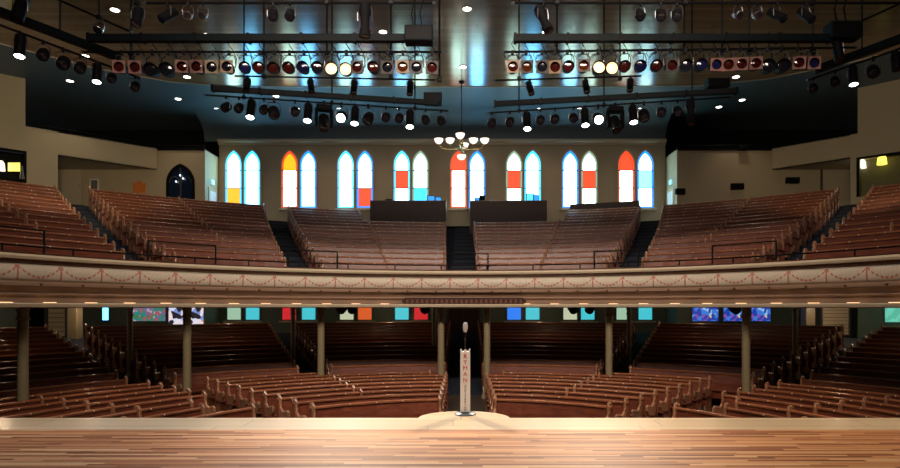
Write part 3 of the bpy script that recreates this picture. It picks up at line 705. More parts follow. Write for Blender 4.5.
low = [(234.5, 'G', 'pale green'), (253, 'T', 'cyan'), (289.5, 'S', 'red'), (309, 'T', 'cyan'), (347, 'E', 'pale'), (365, 'O', 'orange red'), (402, 'T', 'cyan'), (421, 'S', 'red'),
       (514, 'U', 'blue'), (532.5, 'T', 'cyan'), (570, 'E', 'pale yellow'), (587.5, 'T', 'cyan'), (623, 'G', 'pale green'), (645, 'T', 'cyan')]
for px, c, cn in low:
    wn += 1; x = (px-464)/F*BW
    g = empty('window_%d' % wn, (x, BW, EYE-0.72)); g['kind'] = 'structure'; g['label'] = 'low %s glass window under the gallery, in the rear wall' % cn; g['category'] = 'window'
    P4 = lambda w, a, b: [(-w, a), (w, a), (w, b), (-w, b)]
    obj('window_frame', ring(MB(), P4(0.42, -0.0, 1.02), P4(0.35, 0.07, 0.96), -0.08, 0), M['green'], g)
    obj('pane', slab(MB(), P4(0.35, 0.07, 0.96), -0.03, -0.01), M['glass'+c], g)
    obj('window_sill', MB().bevbox(-0.52, 0.52, -0.16, 0, -0.09, 0.0, 0.02), M['trim'], g)
def panel_win(px0, px1, py0, py1, Y, m, label, y_off=0.0):
    global wn; wn += 1
    a = at(px0, py1, Y); b = at(px1, py0, Y); w_ = (b.x-a.x)/2; h_ = b.z-a.z
    g = empty('window_%d' % wn, ((a.x+b.x)/2, Y, a.z)); g['kind'] = 'structure'; g['label'] = label; g['category'] = 'window'
    P4 = lambda e: [(-w_-e, -e), (w_+e, -e), (w_+e, h_+e), (-w_-e, h_+e)]
    obj('window_frame', ring(MB(), P4(0.06), P4(0), -0.06, 0), M['green'], g)
    obj('pane', slab(MB(), P4(0), -0.03, -0.01), m, g)
    return g
panel_win(133, 166, 300, 321, FW, M['mosaic1'], 'many coloured glass panel under the gallery at left')
panel_win(169, 186, 300, 326, FW, M['mosaic3'], 'tall bright glass panel right of the many coloured one, under the gallery')
panel_win(189, 204, 300, 326, FW, M['mosaic3'], 'narrow bright glass panel behind the second column from the left')
panel_win(103, 109, 300, 320, FW, M['glassB'], 'small blue glass slit under the gallery at far left')
panel_win(692, 718, 300, 321, FW, M['mosaic2'], 'blue mosaic glass panel left of the rightmost front column')
panel_win(723, 744, 300, 321, FW, M['mosaic2'], 'blue mosaic glass panel just left of the rightmost column')
panel_win(751, 770, 300, 321, FW, M['mosaic2'], 'blue and yellow mosaic glass panel right of the rightmost front column')
panel_win(884, 905, 300, 322, 25.2, M['greenglass'], 'sea green lit glass panel at the far right under the gallery')

# dark gothic window in the left rear room
x = (181-464)/F*FW; g = empty('window_%d' % (wn+1), (x, FW, EYE+4.9)); g['kind'] = 'structure'; g['label'] = 'black framed pointed arch window in the cream wall left of the lit windows'; g['category'] = 'window'
o = lancet(0.68, 0, 1.15, 2.08); a = lancet(0.56, 0.05, 1.15, 1.92); 
obj('window_frame', ring(MB(), o, a, -0.10, 0), M['blackmatte'], g)
obj('pane', slab(MB(), a, -0.035, -0.01), simple('dark_reflecting_glass', (0.01, 0.02, 0.05), 0.06, coat=1), g)
mb = MB(); mb.box(-0.025, 0.025, -0.08, -0.03, 0.05, 1.9)
for s in (-1, 1):
    pts = [(s*(0.30+0.24*math.cos(R(t))), -0.06, 1.15+0.3*math.sin(R(t))) for t in range(0, 181, 20)]; mb.tube(pts, 0.02, 5)
obj('tracery', mb, M['greyframe'], g)
small = emis('small_bulb_glow', (0.8, 0.9, 1.0), 3.0)
for dx, dz, wb in ((-0.18, 1.2, 'lowest, left'), (0.16, 1.35, 'right'), (0.02, 1.5, 'top')):
    o = obj('bulb', MB().lathe([(0, -0.04), (0.03, -0.03), (0.04, 0), (0.03, 0.03), (0, 0.04)], 8, caps=False), small, None, True, (x+dx, FW-0.13, EYE+4.9+dz)); tag(o, 'small white glowing bulb at the black framed arch window, the %s one of three' % wb, 'light bulb', 'bulbs at the arch window')

# doors, shutters, signs on the rear rooms
def flat_thing(name, px0, px1, py0, py1, Y, m, label, cat, th=0.04, off=0.0, kind=None):
    a = at(px0, py1, Y); b = at(px1, py0, Y); w_ = (b.x-a.x)/2; h_ = b.z-a.z
    g = empty(name, ((a.x+b.x)/2, Y-off, a.z)); tag(g, label, cat, None, kind)
    return g, w_, h_
g, w_, h_ = flat_thing('door_1', 57, 82, 167, 205, FW, None, 'plain pale door in the left recess of the gallery', 'door', kind='structure')
obj('door_leaf', MB().bevbox(-w_, w_, -0.05, 0, 0, h_, 0.01), M['trim'], g); obj('door_frame', ring(MB(), [(-w_-.07, 0), (w_+.07, 0), (w_+.07, h_+.07), (-w_-.07, h_+.07)], [(-w_, 0.01), (w_, 0.01), (w_, h_), (-w_, h_)], -0.07, 0), M['cream'], g)
obj('door_handle', MB().tube([(w_-0.12, -0.09, h_*0.5), (w_-0.02, -0.09, h_*0.5)], 0.015, 6), M['alu'], g)
g, w_, h_ = flat_thing('notice_board', 90, 99, 179, 193, FW, None, 'small white framed notice in the left recess beside the pale door', 'notice')
obj('frame', ring(MB(), [(-w_, 0), (w_, 0), (w_, h_), (-w_, h_)], [(-w_+.06, .06), (w_-.06, .06), (w_-.06, h_-.06), (-w_+.06, h_-.06)], -0.04, 0), M['white'], g)
obj('sheet', MB().box(-w_+.06, w_-.06, -0.02, 0, .06, h_-.06), simple('grey_sheet', (0.15, 0.15, 0.14), 0.6, noise=0.4, nscale=9), g)
g, w_, h_ = flat_thing('poster', 133, 146, 183, 193, FW, None, 'orange poster on the cream wall left of the black arch window', 'poster')
obj('sheet', MB().box(-w_, w_, -0.02, 0, 0, h_), M['poster'], g)
obj('top_panel', MB().box(-w_*0.4, w_*0.4, -0.02, 0, h_, h_+0.1), M['poster'], g)
g, w_, h_ = flat_thing('door_2', 822, 850, 169, 203, FW, None, 'grey roller shutter in the right recess of the gallery', 'shutter', kind='structure')
g.location.y = FW
mb = MB()
for i in range(16): mb.bevbox(-w_, w_, -0.05, -0.0, i*h_/16, (i+0.9)*h_/16, 0.012)
obj('shutter_slats', mb, M['trim'], g)
obj('door_frame', ring(MB(), [(-w_-.08, -0.02), (w_+.08, -0.02), (w_+.08, h_+.08), (-w_-.08, h_+.08)], [(-w_, 0), (w_, 0), (w_, h_), (-w_, h_)], -0.07, 0), M['greyframe'], g)
mb = MB()
for i in range(3): mb.box(-w_, w_, -0.6+0.18*i, -0.06, -0.55+0.18*i, -0.37+0.18*i)
p = at(837, 203, FW); o = obj('steps', mb, M['trim'], None, False, (p.x, FW, p.z)); tag(o, 'cream steps below the grey roller shutter', 'steps')
# lit exit panels on the returns
for sx, X_, lab in ((-1, L1, 'left'), (1, R1, 'right')):
    g = empty('door_%d' % (3 if sx < 0 else 4), (X_, 30.2, EYE+4.2)); g['kind'] = 'structure'; g['label'] = 'doorway with pale glass in the %s return wall' % lab; g['category'] = 'door'
    s_ = -sx
    def bb(y0, y1, z0, z1, t): return MB().box(min(0, s_*t), max(0, s_*t), y0, y1, z0, z1)
    obj('door_leaf', bb(-0.5, 0.5, 0, 1.75, 0.03), M['trim'], g); obj('pane', bb(-0.36, 0.36, 0.35, 1.6, 0.04), emis('dim_pane_%s' % lab, (0.35, 0.6, 0.8), 0.5), g)
    e = obj('exit_lamp', bb(-0.15, 0.15, 0, 0.22, 0.08), M['exitglow'], None, False, (X_, 30.1, EYE+6.15)); tag(e, 'small glowing cyan lamp above the doorway in the %s return wall' % lab, 'lamp')
# lower rear doors and louvres
g, w_, h_ = flat_thing('door_5', 449, 478, 309, 352, BW, None, 'dark double door at the end of the centre aisle under the gallery', 'door', kind='structure')
g.location.y = BW
for s in (-1, 1): obj('door_leaf', MB().bevbox(min(0.01*s, s*w_), max(0.01*s, s*w_), -0.06, 0, 0, h_, 0.01), M['deskwood'], g)
obj('door_frame', MB().box(-w_-0.1, -w_, -0.08, 0, 0, h_).box(w_, w_+0.1, -0.08, 0, 0, h_), M['greyframe'], g)
def seg_panel(name, px0, px1, py0, py1, Y, label, cat, m, slats=10):
    a = at(px0, py1, Y); b = at(px1, py0, Y); w_ = (b.x-a.x)/2; h_ = b.z-a.z
    g = empty(name, ((a.x+b.x)/2, Y, a.z)); tag(g, label, cat)
    obj('frame', ring(MB(), [(-w_-.06, 0), (w_+.06, 0), (w_+.06, h_+.06), (-w_-.06, h_+.06)], [(-w_, 0.02), (w_, 0.02), (w_, h_), (-w_, h_)], -0.07, 0), M['greyframe'], g)
    mb = MB()
    for i in range(slats): mb.box(-w_, w_, -0.04, -0.0, i*h_/slats, (i+0.85)*h_/slats)
    obj('louvre', mb, m, g); return g
seg_panel('louvred_door', 49, 66, 299, 345, 25.0, 'cream louvred door at the far left under the gallery', 'door', M['trim'])
seg_panel('louvred_door', 822, 848, 299, 335, 25.8, 'cream louvred door at the far right under the gallery', 'door', M['trim'])
for (px, Y, lab) in ((75, 24.5, 'left, beside the louvred door'), (808, 25.4, 'right, beside the louvred door')):
    p = at(px, 307, Y); g = empty('square_post', (p.x, Y, 0.145*6)); tag(g, 'square cream post under the gallery at far %s' % lab, 'post')
    H = GF-0.06-0.87; obj('shaft', MB().bevbox(-0.2, 0.2, -0.2, 0.2, 0, H, 0.02), M['column'], g); obj('cap', MB().bevbox(-0.26, 0.26, -0.26, 0.26, H-0.12, H, 0.02), M['column'], g)

# booths (control desks) behind the centre gallery pews
def booth(px0, px1, label, items):
    Y = 29.0; a = at(px0, 223, Y); b = at(px1, 201, Y); z0_ = Z0+RISE*12; w_ = (b.x-a.x)/2
    g = empty('control_booth', ((a.x+b.x)/2, Y, z0_)); tag(g, label, 'booth')
    H = b.z-z0_
    obj('front_panel', MB().bevbox(-w_, w_, 0, 0.06, 0, H, 0.01), M['deskwood'], g)
    obj('side_panel', MB().box(-w_, -w_+0.05, 0.06, 1.0, 0, H), M['trim'], g); obj('side_panel', MB().box(w_-0.05, w_, 0.06, 1.0, 0, H), M['deskwood'], g)
    obj('desk_top', MB().bevbox(-w_+0.05, w_-0.05, 0.06, 0.9, H-0.12, H-0.06, 0.01), M['blackmatte'], g)
    obj('top_trim', MB().box(-w_-0.01, w_+0.01, -0.01, 0.08, H, H+0.03), M['darkwood'], g)
    for px, wd, hh, m, nm, lb, ct in items:
        x_ = (px-464)/F*(Y+0.45); it = empty(nm, (x_, Y+0.45, z0_+H-0.06)); tag(it, lb, ct)
        if nm == 'monitor':
            obj('stand', MB().box(-0.12, 0.12, -0.05, 0.1, 0, 0.02).box(-0.03, 0.03, 0.0, 0.04, 0.02, 0.15), M['blackmatte'], it)
            obj('casing', MB().bevbox(-wd/2, wd/2, -0.04, 0.02, 0.1, hh, 0.01), M['bar'], it, rot=(0, 0, R(18)))
            obj('screen', MB().box(-wd/2+0.03, wd/2-0.03, -0.047, -0.04, 0.13, hh-0.03), m, it, rot=(0, 0, R(18)))
        else:
            obj('casing', MB().bevbox(-wd/2, wd/2, -0.15, 0.15, 0, hh, 0.02), m, it); obj('top_panel', MB().box(-wd/2+0.03, wd/2-0.03, -0.12, 0.12, hh, hh+0.015), M['bar'], it)
    return g
booth(370, 446, 'dark wooden control booth behind the pews, left of the centre stairs',
      [(389, 0.34, 0.2, M['blackmatte'], 'mixing_console', 'small black console on top of the left booth', 'console'), (431, 0.38, 0.4, M['screenblue'], 'monitor', 'blue lit screen on the left booth, the one farther from the stairs', 'monitor'), (438, 0.32, 0.34, M['screenblue'], 'monitor', 'blue lit screen at the right end of the left booth', 'monitor')])
booth(470, 547, 'dark wooden control booth behind the pews, right of the centre stairs',
      [(478, 0.36, 0.3, M['screenblue'], 'monitor', 'low blue screen at the left end of the right booth', 'monitor'), (482, 0.3, 0.42, M['bar'], 'monitor', 'tall dark screen near the left end of the right booth', 'monitor'), (505, 1.0, 0.12, M['blackmatte'], 'mixing_console', 'long low black console along the top of the right booth', 'console'),
       (530, 0.45, 0.5, M['screencyan'], 'monitor', 'bright cyan screen near the right end of the right booth', 'monitor'), (536, 0.3, 0.44, M['screenblue'], 'monitor', 'darker blue screen at the right end of the right booth', 'monitor')])
for sgn, a0_, a1_, lab in ((1, 13.8, 22.4, 'right of the right booth'),):
    mb = MB(); arcmesh(mb, [(22.35, GTOP-0.1), (22.35, GTOP+1.0), (22.41, GTOP+1.0), (22.41, GTOP-0.1)], R(a0_), R(a1_), 10)
    o = obj('back_screen', mb, M['deskwood']); tag(o, 'dark wooden screen behind the last pews, %s' % lab, 'screen')

# wall speakers
def speaker(px, py, Y, w_, h_, label):
    p = at(px, py, Y); g = empty('wall_speaker', (p.x, Y, p.z)); tag(g, label, 'speaker', 'dark wall speakers')
    obj('cabinet', MB().bevbox(-w_/2, w_/2, -0.25, -0.04, -h_/2, h_/2, 0.02), M['blackmatte'], g); obj('grille', MB().box(-w_/2+.03, w_/2-.03, -0.262, -0.25, -h_/2+.03, h_/2-.03), M['black'], g)
    obj('bracket', MB().box(-0.05, 0.05, -0.04, 0, -0.05, 0.05), M['black'], g)
speaker(736, 187, FW, 0.6, 0.28, 'small dark speaker on the cream wall, the middle one right of the windows')
speaker(791, 181, FW, 0.62, 0.28, 'small dark speaker inside the right recess beside the shutter')
speaker(679, 192, FW, 0.45, 0.28, 'small dark speaker on the wall corner nearest the right windows')
speaker(742, 149, FW, 0.4, 0.2, 'small dark fixture under the loft edge at right, the left one of two')
speaker(764, 149, FW, 0.25, 0.2, 'small dark fixture under the loft edge at right, the right one of two')
# booth contents left / right
def booth_lamp(px, py, Y, m, label, w_=0.32):
    p = at(px, py, Y); g = empty('booth_lamp', tuple(p)); tag(g, label, 'lamp')
    obj('shade', MB().lathe([(w_*0.5, -0.2), (w_*0.42, 0.1), (w_*0.2, 0.22)], 14), m, g, True); obj('cord', MB().tube([(0, 0, 0.2), (0, 0, HZ-0.1-p.z)], 0.012, 5), M['black'], g)
booth_lamp(862, 164, 27.3, M['opal'], 'glowing white lamp inside the right booth opening', 0.34)
booth_lamp(882, 160, 26.6, M['yellowlamp'], 'glowing yellow lamp inside the right booth opening', 0.4)
booth_lamp(1, 166, 25.35, M['opal'], 'glowing white lamp inside the left booth opening', 0.3)
p = at(14, 167, 25.6); g = empty('lit_panel', tuple(p)); tag(g, 'glowing yellow square panel inside the left booth opening', 'panel')
obj('panel', MB().bevbox(-0.25, 0.25, -0.02, 0.02, -0.18, 0.18, 0.008), M['yellowlamp'], g); obj('hanger', MB().tube([(0, 0, 0.18), (0, 0, HZ-0.1-p.z)], 0.012, 5), M['black'], g)
p = at(22, 173, 25.3); o = obj('reflector', MB().lathe([(0.03, 0.3), (0.06, 0.0), (0.1, -0.25), (0.02, -0.28)], 10), M['alu'], None, True, tuple(p)); tag(o, 'narrow silver lamp reflector in the left booth opening', 'lamp')

# ------------------------------------------------------------------ downlights
DL = [(115, 10), (207, 35), (383, 32), (467, 9), (546, 32), (85, 56), (187, 77), (736, 77), (463, 67)]
DR = [(70, 81), (178, 99), (217, 109), (276, 96), (298, 109), (339, 109), (358, 109), (399, 109), (459, 110), (479, 110), (539, 109), (579, 109), (639, 109), (646, 96), (742, 100), (719, 107)]
rng = MB().lathe([(0.16, 0.0), (0.19, -0.012), (0.20, 0.0), (0.20, 0.02), (0.16, 0.02)], 20, caps=False).mesh('trim_ring', M['trim'], True)
disc = MB().lathe([(0.0, 0.005), (0.158, 0.005), (0.158, 0.012), (0.0, 0.012)], 20, caps=False).mesh('lit_disc', M['down'])
for j, (lst, zc, e0, lb) in enumerate(((DL, CEIL-0.015, 130, 'round white downlight in the boarded ceiling'), (DR, CEIL+0.25, 110, 'round white downlight in the blue rear ceiling'))):
    lst2 = sorted(lst)
    for i, (px, py) in enumerate(lst2):
        Y = (zc-EYE)*F/(307-py); X = (px-464)/F*Y
        g = empty('downlight', (X, Y, zc)); tag(g, '%s, %s from the left' % (lb, ORD[i]), 'ceiling light', 'round downlights')
        link('trim_ring', rng, g); link('lit_disc', disc, g, (0, 0, -0.012)); g.scale = (0.8, 0.8, 1)
        s = spot('downlight_beam', (0, 0, -0.05), (0, 0, -1), e0*(1.0 if j == 0 else 0.8), (1.0, 0.8, 0.58), 105, 0.8, 0.1); s.parent = g

# ------------------------------------------------------------------ chandelier
p = at(461.5, 141, 25.3)
g = empty('chandelier', (p.x, 25.3, CEIL)); tag(g, 'chandelier with white glowing glass bowls on a long rod in front of the back windows', 'chandelier')
zr = p.z-CEIL
obj('ceiling_rose', MB().lathe([(0.0, 0.0), (0.12, 0.0), (0.10, -0.06), (0.02, -0.10)], 14, caps=False), M['black'], g, True)
obj('rod', MB().tube([(0, 0, -0.08), (0, 0, zr)], 0.018, 6), M['black'], g)
obj('hub', MB().lathe([(0.0, zr-0.38), (0.03, zr-0.36), (0.05, zr-0.25), (0.10, zr-0.15), (0.05, zr-0.05), (0.07, zr+0.03), (0.03, zr+0.1), (0.03, zr+0.4)], 14), M['brass'], g, True)
bowl = [(0.03, -0.02), (0.12, 0.02), (0.17, 0.10), (0.19, 0.19), (0.175, 0.19), (0.15, 0.11), (0.10, 0.04), (0.0, 0.02)]
for k_, (dx, dy) in enumerate(((-0.96, 0), (-0.48, -0.02), (0.50, -0.02), (0.98, 0), (-0.05, -0.75), (0.12, 0.75))):
    z_ = zr-0.1
    arm = obj('arm', MB().tube([(0, 0, zr-0.18), (dx*0.35, dy*0.35, zr-0.36), (dx*0.8, dy*0.8, zr-0.34), (dx, dy, z_-0.02)], 0.016, 6), M['brass'], g, True)
    b_ = obj('glass_bowl', MB().lathe(bowl, 16, caps=False), M['opal'], arm, True, (dx, dy, z_))
obj('bottom_bowl', MB().lathe([(0.0, -0.13), (0.10, -0.10), (0.17, -0.02), (0.19, 0.08), (0.0, 0.08)], 16, caps=False), M['opal'], g, True, (0, 0, zr-0.68), label='white glass bowl at the bottom')
obj('finial', MB().tube([(0, 0, zr-0.36), (0, 0, zr-0.6)], 0.02, 6), M['brass'], g)

# ------------------------------------------------------------------ lighting bars
BZ = EYE+6.28
ROT = Matrix.Rotation(R(90), 4, 'X')     # lathe axis z -> -y
def lm(prof, m, name, n=16, caps=True): return MB().lathe(prof, n, ROT, caps).mesh(name, m, True)
MESH = {}
MESH['par'] = lm([(0.05, -0.18), (0.10, -0.15), (0.115, -0.02), (0.13, 0.0), (0.135, 0.17), (0.122, 0.17), (0.118, 0.10)], M['blackmatte'], 'body')
MESH['parlens'] = lm([(0.0, 0.125), (0.08, 0.12), (0.119, 0.11), (0.119, 0.10)], M['lensred'], 'lens')
MESH['prof'] = lm([(0.06, -0.34), (0.11, -0.30), (0.125, -0.12), (0.095, -0.05), (0.09, 0.20), (0.115, 0.26), (0.115, 0.38), (0.10, 0.38)], M['blackmatte'], 'body')
MESH['fres'] = lm([(0.07, -0.16), (0.12, -0.14), (0.135, -0.08), (0.135, 0.10), (0.12, 0.12)], M['blackmatte'], 'body')
MESH['can'] = lm([(0.09, -0.30), (0.12, -0.27), (0.12, 0.27), (0.105, 0.27)], M['black'], 'body')
MESH['disc'] = lm([(0.0, 0.128), (0.08, 0.126), (0.108, 0.122), (0.108, 0.118)], M['lensdark'], 'lens')
MESH['disclong'] = lm([(0.0, 0.388), (0.08, 0.386), (0.1, 0.382), (0.1, 0.378)], M['lensdark'], 'lens')
mb = MB(); mb.tube([(-0.15, 0, -0.34), (-0.152, 0, -0.17), (-0.12, 0, -0.06), (0, 0, -0.04), (0.12, 0, -0.06), (0.152, 0, -0.17), (0.15, 0, -0.34)], 0.012, 5)
MESH['yoke'] = mb.mesh('yoke', M['yoke'], True)
MESH['clamp'] = MB().bevbox(-0.03, 0.03, -0.04, 0.04, -0.05, 0.06, 0.01).mesh('clamp', M['black'])
mb = MB(); mb.tube([(0.03, 0.16, -0.34), (0.10, 0.20, -0.22), (0.13, 0.14, -0.05), (0.06, 0.06, 0.10), (-0.02, 0.03, 0.22), (0.04, 0.0, 0.36)], 0.009, 5)
mb.tube([(-0.02, 0.02, -0.02), (-0.14, 0.05, -0.12), (-0.20, 0.05, -0.02), (-0.18, 0.03, 0.02)], 0.008, 5)
MESH['cable'] = mb.mesh('cable', M['blackmatte'], True)
def sqframe(m, nm):
    mb = MB(); n = 24; vs = []; o = []; i_ = []
    for t in range(n):
        a = 2*PI*t/n; c, s = math.cos(a), math.sin(a); mx = max(abs(c), abs(s)); o.append((0.142*c/mx, 0.142*s/mx)); i_.append((0.115*c, 0.115*s))
    ring(mb, o, i_, -0.185, -0.172); return mb.mesh(nm, m)
MESH['pink'] = sqframe(M['pinkframe'], 'gel_frame'); MESH['tan'] = sqframe(M['tanframe'], 'gel_frame'); MESH['grey'] = sqframe(M['greyframe'], 'gel_frame')
def flaps():
    mb = MB()
    for s in (-1, 1):
        mb.add([(s*0.12, -0.11, -0.1), (s*0.12, -0.11, 0.1), (s*0.2, -0.26, 0.13), (s*0.2, -0.26, -0.13), (s*0.128, -0.11, -0.1), (s*0.128, -0.11, 0.1), (s*0.208, -0.26, 0.13), (s*0.208, -0.26, -0.13)], [(0,1,2,3),(7,6,5,4),(0,4,5,1),(1,5,6,2),(2,6,7,3),(3,7,4,0)])
        mb.add([(-0.1, -0.11, s*0.12), (0.1, -0.11, s*0.12), (0.13, -0.26, s*0.2), (-0.13, -0.26, s*0.2), (-0.1, -0.11, s*0.128), (0.1, -0.11, s*0.128), (0.13, -0.26, s*0.208), (-0.13, -0.26, s*0.208)], [(0,1,2,3),(7,6,5,4),(0,4,5,1),(1,5,6,2),(2,6,7,3),(3,7,4,0)])
    return mb.mesh('barn_doors', M['blackmatte'])
MESH['flaps'] = flaps()
def lens_variant(base, m):
    me = MESH[base].copy(); me.materials.clear(); me.materials.append(m); return me
LENS = {k: lens_variant('parlens', M['lens'+k]) for k in ('red', 'blue', 'amber', 'dark')}
LENS['on'] = lens_variant('parlens', M['lampon'])
DISC = {'dark': MESH['disc'], 'on': lens_variant('disc', M['lampwhite'])}
silver_par = MESH['fres'].copy(); silver_par.materials.clear(); silver_par.materials.append(M['alu'])
def lamp(kind, loc, tilt, yaw, label, group, scale=1.0, lens='red', frame=None, drop=0.0):
    """a stage lamp clamped on a pipe at loc; tilt in degrees down from facing the stage"""
    names = {'par': 'par_can', 'prof': 'profile_spotlight', 'fres': 'fresnel_spotlight', 'can': 'stage_spotlight', 'silver': 'fresnel_spotlight', 'mover': 'moving_head_light'}
    g = empty(names[kind], tuple(loc), R(yaw)); g.scale = (scale,)*3; tag(g, label, 'stage light', group)
    link('clamp', MESH['clamp'], g)
    if kind == 'mover':
        obj('base', MB().bevbox(-0.17, 0.17, -0.12, 0.12, -0.16, -0.04, 0.02), M['blackmatte'], g)
        for s in (-1, 1): obj('arm', MB().bevbox(s*0.17-0.035, s*0.17+0.035, -0.07, 0.07, -0.52, -0.12, 0.02), M['blackmatte'], g)
        h_ = obj('head', MB().lathe([(0.07, -0.2), (0.12, -0.16), (0.13, 0.08), (0.10, 0.16), (0.10, 0.22)], 16, ROT), M['blackmatte'], g, True, (0, 0, -0.42), (R(tilt), 0, 0))
        link('lens', MESH['disc'], h_, (0, -0.1, 0)); return g
    z = -0.36 if kind == 'par' else -0.30
    link('yoke', MESH['yoke'], g)
    body = {'par': 'par', 'prof': 'prof', 'fres': 'fres', 'can': 'can'}.get(kind)
    me = silver_par if kind == 'silver' else MESH[body]
    b = link('body', me, g, (0, 0, z), (R(tilt), 0, 0))
    if kind == 'par': link('lens', LENS[lens], b); link('cable', MESH['cable'], g)
    elif kind == 'prof': link('lens', MESH['disclong'], b)
    elif kind == 'can': link('lens', DISC['on' if lens == 'on' else 'dark'], b, (0, -0.15, 0))
    else: link('lens', DISC['on' if lens == 'on' else 'dark'], b)
    if frame: link('gel_frame', MESH[frame], b)
    return g
def bar(name, p0, p1, rad, label, cat='lighting bar', box=False, sag=None):
    p0 = Vector(p0); p1 = Vector(p1); g = empty(name, tuple((p0+p1)/2)); tag(g, label, cat); c = (p0+p1)/2
    if box:
        d = (p1-p0).normalized(); n = Vector((-d.y, d.x, 0)).normalized()*rad; u = Vector((0, 0, rad))
        mb = MB(); vs = []
        for p in (p0-c, p1-c):
            for s, t in ((-1, -1), (1, -1), (1, 1), (-1, 1)): vs.append(tuple(p+n*s+u*t))
        mb.add(vs, [(0, 1, 2, 3), (7, 6, 5, 4), (0, 4, 5, 1), (1, 5, 6, 2), (2, 6, 7, 3), (3, 7, 4, 0)])
        obj('beam', mb, M['bar'], g)
        m = int((p1-p0).length/1.2)
        for i in range(m+1):
            q = p0-c+(p1-p0)*(i/max(1, m)); obj('strap', MB().box(-0.03, 0.03, -rad-0.02, rad+0.02, -rad-0.02, rad+0.02), M['black'], g, loc=tuple(q))
    else:
        obj('pipe', MB().tube([tuple(p0-c), tuple(p1-c)], rad, 8), M['black'], g, True)
        for s_, q in ((0, p0-c), (1, p1-c)): obj('end_cap', MB().lathe([(rad*1.2, -0.03), (rad*1.25, 0.03)], 8, Matrix.Rotation(R(90), 4, 'Y')), M['yoke'], g, loc=tuple(q))
    return g
def rod(px, Y, z0, label, rad=0.022, top=None):
    x = (px-464)/F*Y; t = CEIL if top is None else top
    g = empty('suspension_rod', (x, Y, z0)); tag(g, label, 'rod', 'suspension rods')
    obj('rod', MB().tube([(0, 0, 0), (0, 0, t-z0)], rad, 6), M['black'], g)
    obj('coupler', MB().bevbox(-0.05, 0.05, -0.05, 0.05, -0.04, 0.06, 0.01), M['black'], g)
def feeder(px0, px1, py0, py1, Y, label, cable=True):
    a = at(px0, py1, Y); b = at(px1, py0, Y); w_ = (b.x-a.x)/2; h_ = b.z-a.z
    g = empty('junction_box', ((a.x+b.x)/2, Y, a.z)); tag(g, label, 'junction box')
    obj('case', MB().bevbox(-w_, w_, -0.18, 0.18, 0, h_, 0.02), M['bar'], g)
    obj('lid', MB().box(-w_+0.04, w_-0.04, -0.19, -0.18, 0.04, h_-0.04), M['black'], g)
    if cable:
        top = CEIL-a.z
        for s in (-0.35, 0.25):
            obj('cable', MB().tube([(s*w_, 0, h_-0.01), (s*w_-0.06, 0, h_+0.35), (s*w_+0.05, 0, h_+0.8), (s*w_+0.5, 0, top)], 0.018, 5), M['black'], g)
# --- bar A (nearest, at the top of the picture)
YA = 12.4; za = at(0, 3, YA).z
bar('lighting_bar', (at(145, 3, YA)), (at(434, 3, YA)), 0.028, 'thin lighting pipe along the top of the picture, left half')
bar('lighting_bar', (at(513, 3, YA)), (at(905, 3, YA)), 0.028, 'thin lighting pipe along the top of the picture, right half')
A_l = [('can', 138, 62, 10, 0.85, 'dark'), ('can', 168, 42, -35, 0.75, 'dark'), ('silver', 188, 40, 10, 0.7, 'dark'), ('silver', 203, 40, 0, 0.7, 'dark'), ('fres', 273, 55, 10, 0.75, 'dark'), ('fres', 290, 55, -10, 0.75, 'dark'), ('prof', 365, 86, 0, 1.0, 'dark')]
A_r = [('prof', 543, 62, 35, 0.95, 'dark'), ('fres', 640, 50, 15, 0.75, 'dark'), ('fres', 661, 50, -15, 0.75, 'dark'), ('fres', 677, 50, -25, 0.75, 'dark'), ('silver', 738, 40, 10, 0.7, 'dark'), ('silver', 757, 40, 0, 0.7, 'dark'), ('can', 777, 42, 30, 0.75, 'dark'), ('can', 806, 48, 20, 0.75, 'dark')]
kn = {'can': 'long black can spotlight', 'silver': 'small silver spotlight', 'fres': 'small black spotlight', 'prof': 'long narrow black spotlight', 'par': 'black can lamp', 'mover': 'moving head lamp in U-shaped yoke'}
for lst, sd in ((A_l, 'left'), (A_r, 'right')):
    for i, (kd, px, tl, yw, sc, ln) in enumerate(lst):
        p = at(px, 3, YA); lamp(kd, (p.x, YA, p.z-0.03), tl, yw, '%s, %s from the left on the %s pipe at the picture top' % (kn[kd], ORD[i], sd), 'lamps on the top %s pipe' % sd, sc, ln)
for px, py_ in ((137, 3), (327, 3), (391, 3), (557, 3), (685, 3), (813, 3)):
    rod(px, YA, za, 'black drop rod of the top pipe, %s' % {137: 'leftmost', 327: 'second on the left half', 391: 'third on the left half', 557: 'first on the right half', 685: 'middle of the right half', 813: 'rightmost'}[px])
# --- bar B: box beams and the long row of cans
YB = 14.0
for x0, x1, lab in ((90, 408, 'left'), (515, 830, 'right')):
    bar('cable_beam', at(x0, 38.5, YB), at(x1, 38.5, YB), 0.08, 'thick dark beam above the %s row of can lamps' % lab, 'beam', True)
bar('lighting_bar', at(83, 52, YB), at(443, 52, YB), 0.028, 'pipe carrying the left row of round can lamps')
bar('lighting_bar', at(503, 52, YB), at(856, 47.5, YB), 0.028, 'pipe carrying the right row of round can lamps')
feeder(405, 433, 28, 43.5, YB, 'dark junction box at the inner end of the left beam'); feeder(827, 858, 24, 40, YB, 'dark junction box at the outer end of the right beam')
for px in (131, 264, 327, 391): rod(px, YB+0.14, at(0, 52, YB).z, 'black suspension rod of the left can row, at %s' % {131: 'its left end', 264: 'its middle left', 327: 'its lit cans', 391: 'its right part'}[px])
for px in (439.5,): rod(px, YB+0.14, at(0, 78, YB).z, 'long black rod at the inner end of the left can row', 0.03)
for px in (557, 684, 722, 749, 813): rod(px, YB+0.14, at(0, 50, YB).z, 'black suspension rod of the right can row, %s from its inner end' % ORD[(557, 684, 722, 749, 813).index(px)])
